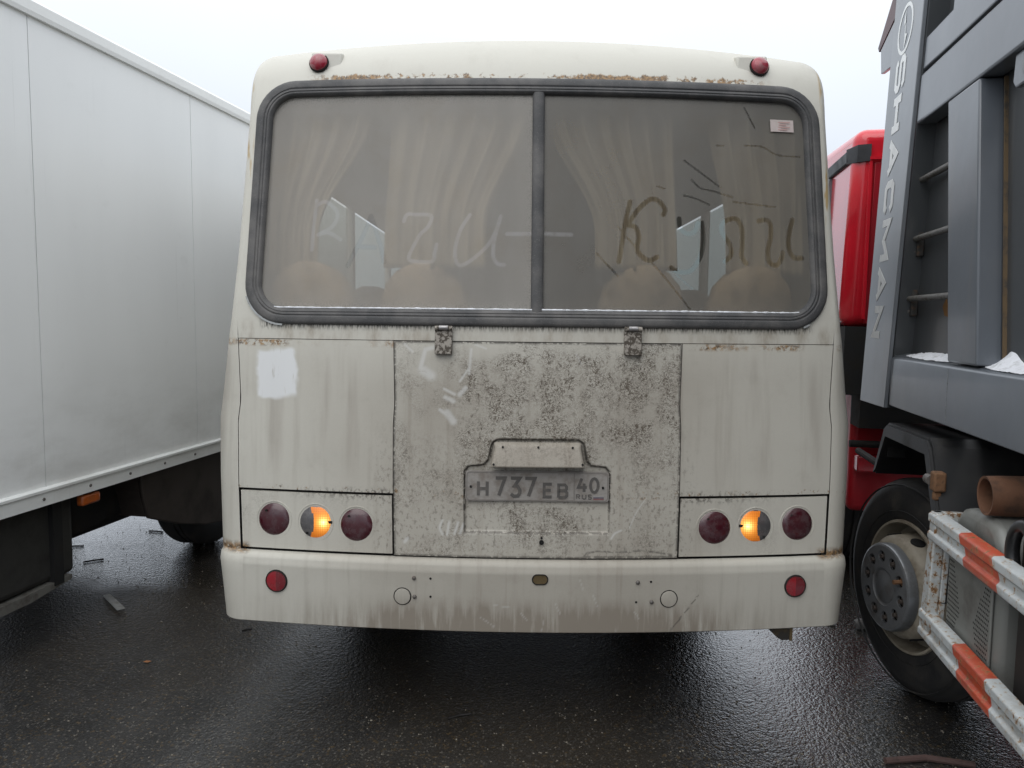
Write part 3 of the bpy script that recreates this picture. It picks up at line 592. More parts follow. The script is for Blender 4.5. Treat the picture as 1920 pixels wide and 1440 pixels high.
# thin snow on the lower lip of the gasket
snp = [(-1.088+.0,1.74),(-1.083,1.71),(-1.066,1.683),(-1.04,1.668)]+[(x, 1.6645) for x in np.arange(-1.0, 1.0, .012)]+[(1.03,1.666),(1.055,1.676),(1.072,1.697),(1.083,1.722)]
rs = [max(.0012, .0032+rng.normal(0, .0008)) for _ in snp]; sn = MB().tube([(x, float(F(x, z))-.006, z) for x, z in snp], rs, 6).build('snow_strip', SNOW)
sn.location = (BX, BY, 0); tag(sn, 'thin white line of snow lying on the lower lip of the bus rear window rubber', 'snow')
# marker lamps high on the rear
for x, z, s in ((-.876,2.637,-1),(.881,2.643,1)):
    yb = float(F(x, z)); nrm = Vector((.145*x, -1, .30)).normalized()
    hs = MB(); hx = x+s*-.03; hs.add([(hx-.066,yb+.02,z-.045),(hx+.066,yb+.02,z-.045),(hx+.066,yb+.03,z+.05),(hx-.066,yb+.03,z+.05),(hx-.060,yb-.010,z-.042),(hx+.060,yb-.010,z-.042),(hx+.060,yb-.006,z+.042),(hx-.060,yb-.006,z+.042)], [(0,1,2,3),(4,5,6,7),(0,1,5,4),(1,2,6,5),(2,3,7,6),(3,0,4,7)])
    hb = hs.build('lamp_housing', CREAM, bus, bev=.008, seg=3)
    c = Vector((x, yb-.004, z)); r = .036
    ml = MB().lathe([(r, -.01), (r, .010), (r*.95, .016), (r*.75, .024), (r*.4, .030), (.0005, .032)], c, nrm, 32).build('marker_lamp', lens('marker_red_lens_%d' % s, (.30, .010, .03), (.26, .18, .18)), hb, smooth=60)
    MB().lathe([(r*1.12, .0), (r*1.1, .008), (r*1.0, .008)], c, nrm, 32).build('rim_ring', SEAM, ml)
# bumper
def bump_prof(t):
    # t 0..1 bottom to top : (z, offset towards the camera)
    return np.interp(t, [0,.03,.08,.5,.86,.93,.97,1.0], [.442,.440,.446,.58,.672,.700,.713,.716]), np.interp(t, [0,.03,.08,.5,.86,.93,.97,1.0], [.0,.022,.030,.036,.040,.034,.022,-.004])
tt = np.concatenate([[0,.02,.04,.06,.08,.11], np.linspace(.15, .84, 36), [.86,.88,.90,.915,.93,.95,.97,.985,1.0]]); xx = np.linspace(-1.13, 1.13, 400)
def bfn(X, T):
    z, o = bump_prof(T); return X, F(X, z)-o, z
bs = [[(.627,.587),(.525,.453)]]; bl = [[(.171,.654),(.186,.612)],[(-.20,.50),(-.14,.46)],[(-.05,.52),(-.02,.49)],[(.08,.56),(.10,.52)],[(-.15,.55),(-.08,.54)],[(.22,.60),(.24,.55)],[(.04,.50),(.03,.45)],[(.38,.53),(.40,.50)]]
zf = lambda T: bump_prof(T)[0]
me = grid(xx, tt, bfn, {'scratch_edge_dark': lambda X, T: strokes(X, zf(T), bs, .003)*.7, 'wipe': lambda X, T: strokes(X, zf(T), bl, .0025)*.32}); me.set_sharp_from_angle(angle=R(40))
bum = link('bumper', me, BUMPM, bus)
for s in (-1, 1):
    V = []; ph = np.linspace(0, 1.25, 8); T = [0,.03,.08,.3,.5,.7,.86,.93,.97,1.0]
    for t in T:
        z, o = [float(v) for v in bump_prof(t)]; y0 = float(F(1.13, z))-o; sl_ = .112+.018*(t-.5)+ (o-.035)*.6
        V += [(s*(1.13+sl_*math.sin(p)), y0+.11*(1-math.cos(p))+.0, z) for p in ph]+[(s*(1.13+sl_*.99), y0+.5, z)]
    m_ = 9; mb = MB().add(V, [(i*m_+k, i*m_+k+1, (i+1)*m_+k+1, (i+1)*m_+k) for i in range(len(T)-1) for k in range(m_-1)]); mb.build('bumper_end', BUMPM, bum, smooth=40)
def by(x, z): 
    t = np.interp(z, [.446,.58,.672], [.08,.5,.86]); return float(F(x, z)-bump_prof(t)[1])
for x, z in ((-.993,.611),(1.011,.613)):
    nrm = Vector((.145*x, -1, 0)).normalized(); c = Vector((x, by(x, z)-.001, z)); r = .041
    rf = MB().lathe([(r, -.01), (r, .004)], c, nrm, 40).build('reflector', SEAM, bum)
    for hs_ in (-1, 1):
        hm = MB(); N = 16; ctr = c+nrm*.0045; u = Vector((1, 0, 0)); u = (u-nrm*u.dot(nrm)).normalized()
        arc = [ctr+u*(hs_*r*.95*math.cos(t))+Vector((0, 0, r*.95*math.sin(t))) for t in np.linspace(-math.pi/2, math.pi/2, N)]
        lift = ctr+nrm*.003; hm.add([lift]+arc, [(0, i, i+1) for i in range(1, N)]); hm.build('reflector_lens', RED if hs_ < 0 else RED2, rf, smooth=30)
    MB().lathe([(r*1.09, .0), (r*1.04, .006), (r*.98, .006)], c, nrm, 40).build('rim_ring', SEAM, rf)
for x, z in ((-.499,.575),(.513,.576)):
    nrm = Vector((.145*x, -1, 0)).normalized(); c = Vector((x, by(x, z), z))
    pg = MB().lathe([(.031, .0), (.030, .004), (.027, .0045), (.0005, .0045)], c, nrm, 36).build('plug', BUMPM, bum, smooth=40); MB().lathe([(.0345, .0008), (.030, .0018)], c, nrm, 36).build('gap_ring', SEAM, pg)
bc = lambda px, py: ((px-1006)*.00203, .575+(1112-py)*.00208)
for px, py in ((782,1077),(783,1112),(1199,1080),(1226,1117)):
    x, z = bc(px, py); MB().lathe([(.008, .0), (.0075, .005), (.005, .007), (.0004, .0075)], (x, by(x, z), z), (0, -1, 0), 14).build('bolt', STEELB, bum, smooth=50)
for px, py in ((813,1077),(813,1111),(1197,1117),(1224,1079)):
    x, z = bc(px, py); MB().lathe([(.0045, .0015), (.0004, .0018)], (x, by(x, z), z), (0, -1, 0), 12).build('bolt_hole', HOLE, bum)
th = MB(); x, z = .022, .652; ring_ = [(x+(.011 if math.cos(t) > 0 else -.011)+.018*math.cos(t), z+.019*math.sin(t)) for t in np.linspace(0, 6.283, 28, endpoint=False)]
th.add([(x, by(x, z)-.0005, z)]+[(a, by(a, b)-.0015, b) for a, b in ring_], [(0, 1+i, 1+(i+1) % 28) for i in range(28)]); to = th.build('towing_hole', OCHRE, bum)
MB().ribbon(ring_, .004, lambda a, b, h: (a, by(a, b)-.001-h, b), .002, closed=True).build('hole_edge', SEAM, to)
# underbody, bracket, axle, wheels
MB().box(-1.10, 1.10, .22, 6.7, .56, .80).build('floor_pan', BLACK, bus); MB().box(-.45, -.37, .12, 6.7, .50, .62).build('chassis_rail', BLACK, bus); MB().box(.37, .45, .12, 6.7, .50, .62).build('chassis_rail', BLACK, bus)
MB().box(-.9, .9, .05, .12, .47, .60).build('cross_member', BLACK, bus)
MB().prism([(.90,.452),(1.01,.452),(1.01,.392),(.975,.388),(.955,.40)], (.06,.16), 'y').build('bumper_bracket', simple('dark_bracket_steel', (.03,.028,.025), .7, .2, dirt=(.09,.065,.03), dscale=20), bus)
MB().box(1.004, 1.014, .055, .165, .388, .45).build('bracket_flange', OCHRE, bus)
MB().tube([(-.9, 2.1, .46), (.9, 2.1, .46)], .07, 14).build('rear_axle', BLACK, bus); MB().lathe([(.03, -.2), (.16, -.1), (.18, 0), (.16, .1), (.03, .2)], (0, 2.1, .46), (0, 1, 0), 20).build('differential', BLACK, bus, smooth=60)
def tyre_prof(R_, W, rr=.56): 
    r0 = R_*rr; return [(r0, .0), (r0+.02, -.012), (r0+.06, -.016), (R_*.86, -.012), (R_*.95, .006), (R_*.985, .03), (R_, .05), (R_, .078), (R_-.012, .081), (R_-.012, .090), (R_, .093), (R_, .118), (R_-.012, .121), (R_-.012, .131), (R_, .134), (R_, W-.05), (R_*.985, W-.03), (R_*.95, W-.006), (R_*.86, W+.012), (r0+.06, W+.016), (r0, W)]
for s in (-1, 1):
    for k, xo in enumerate((1.12, .84)):
        wh = MB().lathe([(r, -h) for r, h in tyre_prof(.46, .25)], (s*xo, 2.1, .46), (s, 0, 0), 40, True).build('wheel', TYRE, bus, smooth=40)
        MB().lathe([(.27, -.02), (.25, -.06), (.20, -.09), (.10, -.10), (.001, -.10)], (s*xo, 2.1, .46), (s, 0, 0), 32).build('rim', BLACK, wh, smooth=40)
# interior
MB().box(-1.12, 1.12, .25, 6.7, .80, .86).build('floor', FLOORM, bus); MB().box(-1.05, 1.05, .42, 6.75, 2.50, 2.54).build('ceiling_lining', INNER, bus)
for s in (-1, 1): MB().box(s*1.13-.01, s*1.13+.01, .3, 6.7, .86, 1.60).build('side_lining', INNER, bus)
for s in (-1, 1): MB().box(s*1.13-.008, s*1.13+.008, .42, 1.25, 1.60, 2.45).build('rear_side_blocker', INNER, bus)  # added sheets that hide a bright strip of side window
fm = MB(); fm.box(-1.12, 1.12, 6.72, 6.78, .8, 1.55).box(-1.12, 1.12, 6.72, 6.78, 2.42, 2.62).box(-.04, .04, 6.72, 6.78, 1.55, 2.42).box(-1.12, -1.02, 6.72, 6.78, 1.55, 2.42).box(1.02, 1.12, 6.72, 6.78, 1.55, 2.42); fm.build('front_wall', INNER, bus)
WS = Mat('windscreen_glass'); tb = WS.N('ShaderNodeBsdfTransparent'); tb.inputs[0].default_value = (.9, .95, .95, 1); WS.L(tb.outputs[0], WS.out.inputs[0])
MB().box(-1.03, 1.03, 6.74, 6.745, 1.54, 2.43).build('windscreen', WS.m, bus)
MB().box(-1.1, 1.1, 5.75, 5.79, .86, 2.50).build('windscreen_blocker', simple('dark_blocker', (.10, .105, .11), .8), bus)  # added sheet that keeps the bright windscreen out of the rear window
MB().tube([(-.62, 5.0, 2.46), (-.62, 5.0, .9)], .02, 8).build('handrail', CHROME, bus); MB().tube([(.62, 3.6, 2.46), (.62, 3.6, .9)], .02, 8).build('handrail', CHROME, bus)
MB().tube([(-.75, 4.0, 1.95), (-.25, 6.0, 1.55)], .03, 8).build('handrail', CHROME, bus)
def seat(x, y, top):
    V = []; Fc = []; ww = .185; zz = [.95, 1.3, top-.16, top-.08, top-.03, top]; wd = [ww, ww, ww*.98, ww*.86, ww*.62, ww*.25]; b = MB()
    for z, h in zip(zz, wd):
        d = (z-.95)*-.12; V += [(x+a*h, y+d+dy, z) for a, dy in ((-1,.03),(-.9,-.02),(-.4,-.05),(.4,-.05),(.9,-.02),(1,.03),(.8,.07),(-.8,.07))]
    for i in range(len(zz)-1): Fc += [(i*8+k, i*8+(k+1) % 8, (i+1)*8+(k+1) % 8, (i+1)*8+k) for k in range(8)]
    Fc.append(tuple(range(40, 48))); o = b.add(V, Fc).build('seat', SEATM, bus, smooth=70)
    MB().box(x-.22, x+.22, y+.05, y+.50, 1.16, 1.28).build('cushion', SEATM, o, bev=.04, seg=3)
    MB().tube([(x-.14, y+.1, 1.16), (x-.14, y+.1, .86)], .02, 8).build('seat_leg', BLACK, o)
for x in (-.925, -.46, .44, .89): seat(x, .42, 1.85)
for r in range(1, 6):
    for x in (-.90, -.46, .46, .90): seat(x, .75+r*.86, 1.80)
def curtain(x0, x1, xb0, xb1, z0, zt, y, f, parent=bus):
    xs = np.linspace(0, 1, 60); zs = np.linspace(0, 1, 24)
    def fn(X, Z):
        z = z0+(zt-z0)*Z; pin = sstep(1-Z, 0, .75); a = x0+(xb0-x0)*pin; b = x1+(xb1-x1)*pin; xx_ = a+(b-a)*X
        return xx_, y+F(xx_, z)+.028*np.sin(X*f*6.283+1.3*np.sin(Z*3+f))*(.6+.5*Z)+.012*np.sin(X*f*15), z
    me = grid(xs, zs, fn); o = link('curtain', me, CURT, parent); so_ = o.modifiers.new('cloth', 'SOLIDIFY'); so_.thickness = .003
MB().tube([(-1.08, .36, 2.46), (1.08, .36, 2.46)], .010, 8).build('curtain_rod', CHROME, bus)
curtain(-1.14, -.68, -1.13, -.885, 1.80, 2.47, .14, 5); curtain(-.60, -.03, -.615, -.20, 1.83, 2.47, .15, 6)
curtain(.04, .57, .24, .575, 1.83, 2.47, .15, 6); curtain(.71, 1.13, .77, 1.12, 1.82, 2.47, .14, 4.4)

# ------------------------------------------------------------------ box truck on the left
TH = math.atan(.17); box = empty('box_truck', (-2.788, 0, 0), -TH); tag(box, 'white panelled box truck seen along its side left of the bus', 'truck')
def whitep(name, c=(.86, .87, .86)):
    m = Mat(name); s = m.noise(m.sc(.5, 2.5, .5), 1, 4, .5); d = m.noise(m.P, 6, 6, .65); sm = m.noise(m.sc(1, 14, 2.2), 1, 5, .6)
    c1 = m.mix(m.mul(m.sm(s, .35, .7), .35), c, tuple(v*.90 for v in c)); c1 = m.mix(m.mul(m.sm(sm, .56, .75), m.sm(m.z, 1.25, .85), .45), c1, (.70, .71, .71))
    c1 = m.mix(m.mul(m.sm(d, .60, .8), .18), c1, (.48, .47, .43))
    spray = m.mul(m.sm(m.z, 1.5, .8), m.sm(m.noise(m.sc(1, 2.2, 5), 1, 6, .65), .35, .75)); c1 = m.mix(m.mul(spray, .35), c1, (.40, .385, .35))
    dr = m.mul(m.sm(m.noise(m.sc(1, 38, .8), 1, 4, .6), .60, .72), m.sm(m.noise(m.P, 1.3, 3), .45, .65)); c1 = m.mix(m.mul(dr, .16), c1, (.42, .42, .40))
    return m.set(col=c1, rough=.33, spec=.45, nrm=m.bump(m.noise(m.sc(1, 1.2, 1.2), 1, 2), .10, .05)).m
WP = whitep('white_box_panel'); RAIL = whitep('pale_aluminium_rail', (.80, .81, .79))
U0, PIT = 3.604, 1.253
for k in range(-2, 3):
    a, b = U0+k*PIT, U0+(k+1)*PIT
    MB().box(-.025, 0, a+.0022, b-.0022, .80, 2.958).build('side_panel', WP, box)
MB().box(-2.2, -.027, U0-2*PIT, U0+3*PIT, .78, 3.0).build('box_core', simple('panel_joint_grey', (.16, .16, .165), .6), box)
MB().prism([(-.04,2.952),(.018,2.955),(.022,2.975),(.020,3.02),(.0,3.038),(-.06,3.042),(-.06,2.99)], (U0-2*PIT-.01, U0+3*PIT+.01), 'y').build('top_rail', RAIL, box)
MB().prism([(-.03,.738),(.020,.735),(.020,.795),(.026,.800),(.026,.812),(.018,.818),(-.02,.818)], (U0-2*PIT-.01, U0+3*PIT+.01), 'y').build('bottom_rail', RAIL, box)
br = box.children[-1]
for k in range(-4, 14):
    u = 3.565+k*.306; MB().lathe([(.0085, 0), (.007, .004), (.0004, .005)], (.020, u, .768), (1, 0, 0), 12).build('rivet', STEELB, br, smooth=50)
ORANGE = lens('orange_marker_lens', (.42, .09, .012), (.18, .07, .03), .3)
mk = MB().box(-.03, .012, 3.825, 3.955, .668, .722).build('side_marker_lamp', ORANGE, box, bev=.012, seg=3); MB().box(-.02, -.005, 3.855, 3.925, .715, .745).build('lamp_bracket', BLACK, mk)
GREYD = simple('dirty_dark_tank', (.045, .044, .040), .6, .2, dirt=(.022, .02, .018), dscale=5)
tk = MB().box(-.65, -.08, 2.2, 3.87, .32, .735).build('fuel_tank', GREYD, box, bev=.03, seg=3)
MB().box(-.62, -.055, 3.70, 3.76, .30, .74).build('tank_strap', BLACK, tk); MB().box(-.62, -.055, 3.0, 3.06, .30, .74).build('tank_strap', BLACK, tk)
MB().prism([(2.6,.268),(3.55,.270),(3.82,.300),(3.82,.322),(3.5,.312),(2.6,.312)], (-.16,-.06)).build('tank_bracket', simple('pale_bracket_bar', (.16, .155, .14), .7, .2, dirt=(.06, .05, .04), dscale=14), tk)
for x in (-.75, -1.45): MB().box(x-.04, x+.04, 1.2, 7.6, .50, .78).build('chassis_rail', BLACK, box)
MB().tube([(-1.1, 2.0, .55), (-1.1, 4.9, .50)], .05, 10).build('drive_shaft', BLACK, box); MB().tube([(-1.9, 5.46, .42), (-.3, 5.46, .42)], .08, 12).build('axle', BLACK, box)
MB().tube([(-.36, 3.92, .52), (-.36, 4.62, .52)], .13, 18).build('air_tank', BLACK, box, smooth=40)
MB().prism([(3.9,.74),(3.9,.50),(4.02,.455),(4.2,.46),(4.34,.49),(4.42,.47),(4.42,.74)], (-.60,-.22)).build('brake_unit', BLACK, box)
MB().box(-1.7, -.55, 4.15, 4.30, .47, .60).build('cross_member', BLACK, box); MB().prism([(4.25,.52),(4.55,.44),(4.9,.45),(5.2,.5),(5.2,.74),(4.25,.74)], (-1.3,-.6)).build('spring_pack', BLACK, box)
for sx, xo in ((1, -.22), (-1, -2.0)):
    wh = MB().lathe([(r, -h) for r, h in tyre_prof(.41, .26)], (xo, 5.46, .41), (sx, 0, 0), 44, True).build('wheel', TYRE, box, smooth=40)
    MB().lathe([(.24, -.02), (.22, -.06), (.17, -.09), (.08, -.07), (.001, -.07)], (xo, 5.46, .41), (sx, 0, 0), 32).build('rim', GREYD, wh, smooth=40)
MUDG = simple('brown_dusty_mudguard', (.045, .035, .029), .6, dirt=(.028, .022, .019), dscale=4)
MB().prism([(4.36,.735),(4.37,.62),(4.42,.452),(4.70,.345),(5.0,.262),(5.40,.20),(5.62,.22),(5.62,.735)], (-.07,-.045)).build('mudguard', MUDG, box, bev=.008)
MB().prism([(4.36,.735),(4.37,.62),(4.42,.46),(4.44,.46),(4.40,.62),(4.39,.735)], (-.45,-.07)).build('mudguard_lip', MUDG, box)

# ------------------------------------------------------------------ dump truck on the right
TH2 = math.atan(.19); dump = empty('dump_truck', (1.2933, 0, 0), -TH2); tag(dump, 'dark grey dump truck with red cab right of the bus', 'truck')
def steel_grey(name, c=(.118, .130, .145), r=.30):
    m = Mat(name); s = m.noise(m.P, 2.2, 5, .6); d = m.noise(m.P, 14, 6, .65); st_ = m.noise(m.sc(6, 9, .7), 1, 5, .6)
    c1 = m.mix(m.mul(m.sm(s, .35, .7), .5), c, tuple(v*.72 for v in c)); c1 = m.mix(m.mul(m.sm(st_, .55, .8), .35), c1, (.17, .165, .155)); c1 = m.mix(m.mul(m.sm(d, .64, .8), .2), c1, (.10, .085, .07))
    return m.set(col=c1, rough=m.ma('MULTIPLY_ADD', s, .12, r), spec=.5, coat=.5, coatr=.14, nrm=m.bump(m.noise(m.P, 3.5, 3), .10, .02)).m
GREY = steel_grey('grey_dump_body_paint', (.128, .143, .163), .26); GREYW = steel_grey('dark_recessed_wall', (.055, .060, .064), .36); POSTM = steel_grey('front_post_paint', (.185, .202, .222), .30)  # recessed wall, post return and front wall use a darker grey
XO = -.20
fp = MB().prism([(4.089,1.22),(3.651,1.228),(3.335,3.30),(3.70,3.33),(3.795,3.15)], (XO-.012, XO+.006)).build('front_post', POSTM, dump, bev=.003)
LET = simple('white_lettering', (.88, .90, .90), .5, dirt=(.78, .80, .80), dscale=20)
ff = lambda a, b, h: (XO-.0125-h, b, a)      # a = z, b = u
def tl(lx, ly, h):     # lx along the text (downwards), ly letter height towards the rear
    z = 2.845-lx; u = 3.727+(2.845-z)*.150-ly; return (XO-.0128-h, u, z)
wdt = [.150,.160,.172,.158,.200,.172,.160]; gap = .020; lx = 0
for ch, wd in zip('SHACMAN', wdt):
    mb = MB(); glyph(mb, ch, lx, 0, wd, .148, .030 if ch == 'S' else .036, tl); mb.build('letter', LET, fp); lx += wd+gap
em = MB(); ec = (2.955, 3.622); em.ribbon([(ec[0]+.098*math.sin(t), ec[1]+.10*math.cos(t)+.015*math.sin(t)*-1) for t in np.linspace(0, 6.283, 40, endpoint=False)], .016, ff, .0012, closed=True)
em.build('emblem_ring', LET, fp)
sm_ = MB(); sm_.add([ff(ec[0]+a, ec[1]+b, .0014) for a, b in ((.085,-.004),(.02,.022),(.028,-.002),(-.085,.012),(-.03,-.030),(-.022,-.006))], [(0,1,2,3,4,5)]); sm_.build('emblem_bolt', LET, fp)
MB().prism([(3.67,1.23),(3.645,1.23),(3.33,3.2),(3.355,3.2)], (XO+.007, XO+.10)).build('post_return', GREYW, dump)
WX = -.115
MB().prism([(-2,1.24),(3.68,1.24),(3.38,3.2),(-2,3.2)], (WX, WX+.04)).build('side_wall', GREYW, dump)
def beam(name, u0, u1, z0, z1, x0=XO, x1=WX-.001, mat=GREY): return MB().box(x0, x1, u0, u1, z0, z1).build(name, mat, dump, bev=.010, seg=3)
MB().prism([(-2,2.487),(3.435,2.487),(3.405,2.688),(-2,2.688)], (XO, WX-.001)).build('main_side_beam', GREY, dump, bev=.010, seg=3)
MB().prism([(-2,2.704),(3.398,2.704),(3.375,2.832),(3.075,2.832),(3.03,3.2),(-2,3.2)], (XO+.004, WX-.001)).build('upper_side_beam', GREY, dump, bev=.006)
MB().box(XO+.03, WX-.001, -2, 3.40, 2.686, 2.706).build('beam_joint', simple('rusty_beam_joint', (.05, .045, .042), .8, dirt=(.14, .075, .035), dscale=12), dump)
lb = MB().prism([(XO,1.245),(XO,1.462),(XO+.012,1.478),(WX-.001,1.492),(WX-.001,1.245)], (-2.0, 3.618), 'y').build('lower_side_beam', GREY, dump, bev=.005)
MB().box(XO-.0012, XO, 2.8905, 2.8945, 1.26, 1.46).build('weld_line', simple('pale_weld_line', (.24, .25, .26), .6, dirt=(.10, .10, .10), dscale=60), lb)
for du in (0, -1.35, -2.7):
    MB().prism([(3.062+du,2.483),(2.766+du,2.483),(2.638+du,1.486),(2.908+du,1.486)], (XO, WX-.001)).build('side_rib', GREY, dump, bev=.008, seg=3)
WELD = simple('rusty_weld_seam', (.14, .095, .05), .8, dirt=(.06, .055, .05), dscale=22)
MB().prism([(2.750,2.48),(2.743,2.48),(2.613,1.50),(2.620,1.50)], (WX-.012, WX)).build('weld_seam', WELD, dump)
rp = MB(); pts = [(3.235,1.70),(3.20,1.735),(3.19,1.71),(3.14,1.712),(3.10,1.735),(3.09,1.71),(3.10,1.672),(3.15,1.655),(3.21,1.662)]; rp.prism(pts, (WX-.0035, WX)); rp.build('rust_patch', simple('orange_rust_patch', (.20, .095, .025), .85, dirt=(.10, .075, .05), dscale=30), dump)
RUNGM = simple('galvanised_rung', (.16, .155, .145), .5, .3, dirt=(.08, .065, .05), dscale=40, bump=.5, bscale=150)
for z, u0, u1 in ((2.272, 3.63, 3.15), (2.018, 3.645, 3.12), (1.752, 3.685, 3.09)):
    rg = MB().tube([(WX-.035, u0-.10, z-.012), (WX-.035, u1-.10, z-.012)], .0135, 10).build('ladder_rung', RUNGM, dump, smooth=60)
    MB().prism([(u0-.055,z-.095),(u0-.135,z-.09),(u0-.125,z+.085),(u0-.045,z+.08)], (WX-.03, WX)).build('rung_bracket', simple('rusty_bracket', (.05, .048, .045), .6, .2, dirt=(.12, .07, .04), dscale=50), rg, bev=.006)
    for dz in (-.068, .052): MB().lathe([(.016, 0), (.016, .008), (.009, .009), (.009, .018), (.0005, .018)], (WX-.03, u0-.10, z+dz), (-1, 0, 0), 6).build('bracket_bolt', STEELB, rg)
ey = MB(); o_ = [(2.535,2.487),(2.545,2.40),(2.525,2.378),(2.30,2.378),(2.28,2.40),(2.28,2.487)]; ey.prism(o_, (XO+.02, XO+.045)); eo = ey.build('lifting_eye', GREY, dump, bev=.006)
MB().lathe([(.045, .0), (.045, .006), (.0005, .006)], (XO+.019, 2.42, 2.43), (-1, 0, 0), 24).build('eye_hole', simple('eye_hole_light', (.30, .31, .32), .6), eo)
# cab guard at the front of the body
MB().prism([(4.05,2.885),(3.80,2.86),(3.76,3.10),(4.075,3.01)], (XO, XO+.02)).build('cab_guard_plate', GREY, dump, bev=.003)
MB().prism([(4.15,3.045),(4.13,3.02),(3.6,3.17),(3.6,3.42)], (XO+.005, 2.1)).build('cab_guard', simple('dark_red_guard_edge', (.10, .05, .055), .45, dirt=(.13, .12, .13), dscale=4), dump)
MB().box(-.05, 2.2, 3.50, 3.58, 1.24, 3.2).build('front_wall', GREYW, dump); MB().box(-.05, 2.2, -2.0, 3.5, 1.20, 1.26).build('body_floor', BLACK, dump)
# chassis and running gear
for x in (.55, 1.35): MB().box(x, x+.1, -2, 6.3, .78, 1.08).build('chassis_rail', BLACK, dump)
MB().box(.3, 1.7, 2.2, 3.0, .45, 1.0).build('gearbox', BLACK, dump)
FEN = simple('black_plastic_mudguard', (.018, .0185, .0195), .42, dirt=(.04, .038, .035), dscale=5)
fpro = [(3.69,.905),(3.545,1.135),(3.50,1.155),(2.985,1.165),(2.955,1.14),(2.83,.90),(2.78,.60),(2.765,.60),(2.812,.91),(2.935,1.155),(2.975,1.185),(3.51,1.175),(3.565,1.15),(3.71,.91)]
fe = MB().prism(fpro, (-.222, .40)).build('mudguard', FEN, dump)
MB().prism([(3.66,.93),(3.525,1.11),(2.99,1.118),(2.87,.90),(2.82,.60),(2.775,.60),(2.823,.91),(2.95,1.148),(2.985,1.172),(3.50,1.165),(3.548,1.142),(3.698,.908)], (-.234, -.2225)).build('mudguard_lip', FEN, fe)
RB = simple('rusty_clamp', (.17, .085, .04), .8, dirt=(.08, .05, .03), dscale=60, bump=.5, bscale=120)
cl_ = MB().box(-.245, -.20, 2.835, 2.885, 1.0, 1.075)  .box(-.240, -.21, 2.848, 2.872, .965, 1.0).build('clamp', RB, dump, bev=.008); MB().tube([(-.236, 2.93, 1.035), (-.236, 2.885, 1.035)], .02, 12).build('clamp_bolt', STEELB, cl_, smooth=40)
MB().tube([(-.18, 3.70, .93), (-.18, 4.2, .93)], .018, 10).build('mudguard_stay', BLACK, dump); MB().box(-.2, -.12, 3.60, 3.66, 1.0, 1.05).build('stay_bracket', BLACK, dump)
# steered wheel; built round its own axis and turned
hub = empty('front_wheel', (-.273, 3.297, .475), R(15.5), dump)
c0 = Vector((.105, 0, 0)); Rw = .475
ty = MB().lathe([(r, -h) for r, h in tyre_prof(Rw, .30, .60)], c0, (-1, 0, 0), 72, True).build('tyre', TYRE, hub, smooth=40)
for rr_ in (.33, .445): MB().lathe([(rr_-.004, .0), (rr_, .008), (rr_+.004, .0)], c0+Vector((-.010, 0, 0)), (-1, 0, 0), 64).build('sidewall_ring', TYRE, ty, smooth=60)
CREAMR = simple('dusty_cream_rim', (.29, .26, .205), .55, dirt=(.15, .12, .085), dscale=9, dlo=.40, dhi=.72); HUBM = simple('grey_hub_cover', (.15, .155, .16), .36, .25, dirt=(.085, .08, .075), dscale=10)
rim = MB().lathe([(.292, .0), (.288, .012), (.278, .012), (.268, -.03), (.262, -.075), (.235, -.080), (.228, -.04), (.222, .035), (.205, .052), (.165, .062), (.14, .062)], c0, (-1, 0, 0), 64).build('rim', CREAMR, hub, smooth=50)
for k in range(8):
    t = 2*math.pi*(k+.4)/8; p = c0+Vector((0, .2275*math.cos(t), .2275*math.sin(t))); rd = Vector((0, math.cos(t), math.sin(t)))
    MB().lathe([(.0005, .0), (.020, .0), (.030, .0), (.030, -.006)], p+rd*.0015, rd, 20).build('rim_hole', HOLE, rim)
cv = MB(); rc = .19; hp = []
# hub cover: annulus with ten real holes
N = 120; ho = .132; hr = .026
bm = bmesh.new()
def circ(r, cx, cz, n): return [bm.verts.new((0, cx+r*math.cos(2*math.pi*k/n), cz+r*math.sin(2*math.pi*k/n))) for k in range(n)]
loops = [circ(rc-.012, 0, 0, 60), circ(.082, 0, 0, 40)]+[circ(hr, ho*math.cos(2*math.pi*k/10+.15), ho*math.sin(2*math.pi*k/10+.15), 18) for k in range(10)]
eds = [bm.edges.new((l[i], l[(i+1) % len(l)])) for l in loops for i in range(len(l))]
bmesh.ops.triangle_fill(bm, edges=eds, use_beauty=True)
hv = [(2*math.pi*k/10+.15) for k in range(10)]
for f in list(bm.faces):
    c_ = f.calc_center_median(); rr2 = math.hypot(c_.y, c_.z)
    if rr2 < .081 or any(math.hypot(c_.y-ho*math.cos(t), c_.z-ho*math.sin(t)) < hr*.97 for t in hv): bm.faces.remove(f)
ex = bmesh.ops.extrude_face_region(bm, geom=list(bm.faces)); bmesh.ops.translate(bm, verts=[v for v in ex['geom'] if isinstance(v, bmesh.types.BMVert)], vec=(.014, 0, 0))
bmesh.ops.recalc_face_normals(bm, faces=bm.faces); me = bpy.data.meshes.new('hc'); bm.to_mesh(me); bm.free()
hc = link('hub_cover', me, HUBM, hub)
MB().lathe([(rc-.012, .0), (rc-.004, -.004), (rc, -.014), (rc, -.045), (rc-.02, -.048)], (0, 0, 0), (-1, 0, 0), 60).build('cover_rim', simple('polished_cover_rim', (.24, .25, .26), .3, .6, dirt=(.12, .12, .12), dscale=14), hc, smooth=40)
MB().lathe([(.083, .0), (.080, -.004), (.072, -.007), (.066, -.004), (.0005, -.004)], (0, 0, 0), (-1, 0, 0), 40).build('cover_centre', HUBM, hc, smooth=30)
MB().lathe([(rc-.02, -.03), (.0005, -.03)], (0, 0, 0), (-1, 0, 0), 40).build('hub_back', BLACK, hc)
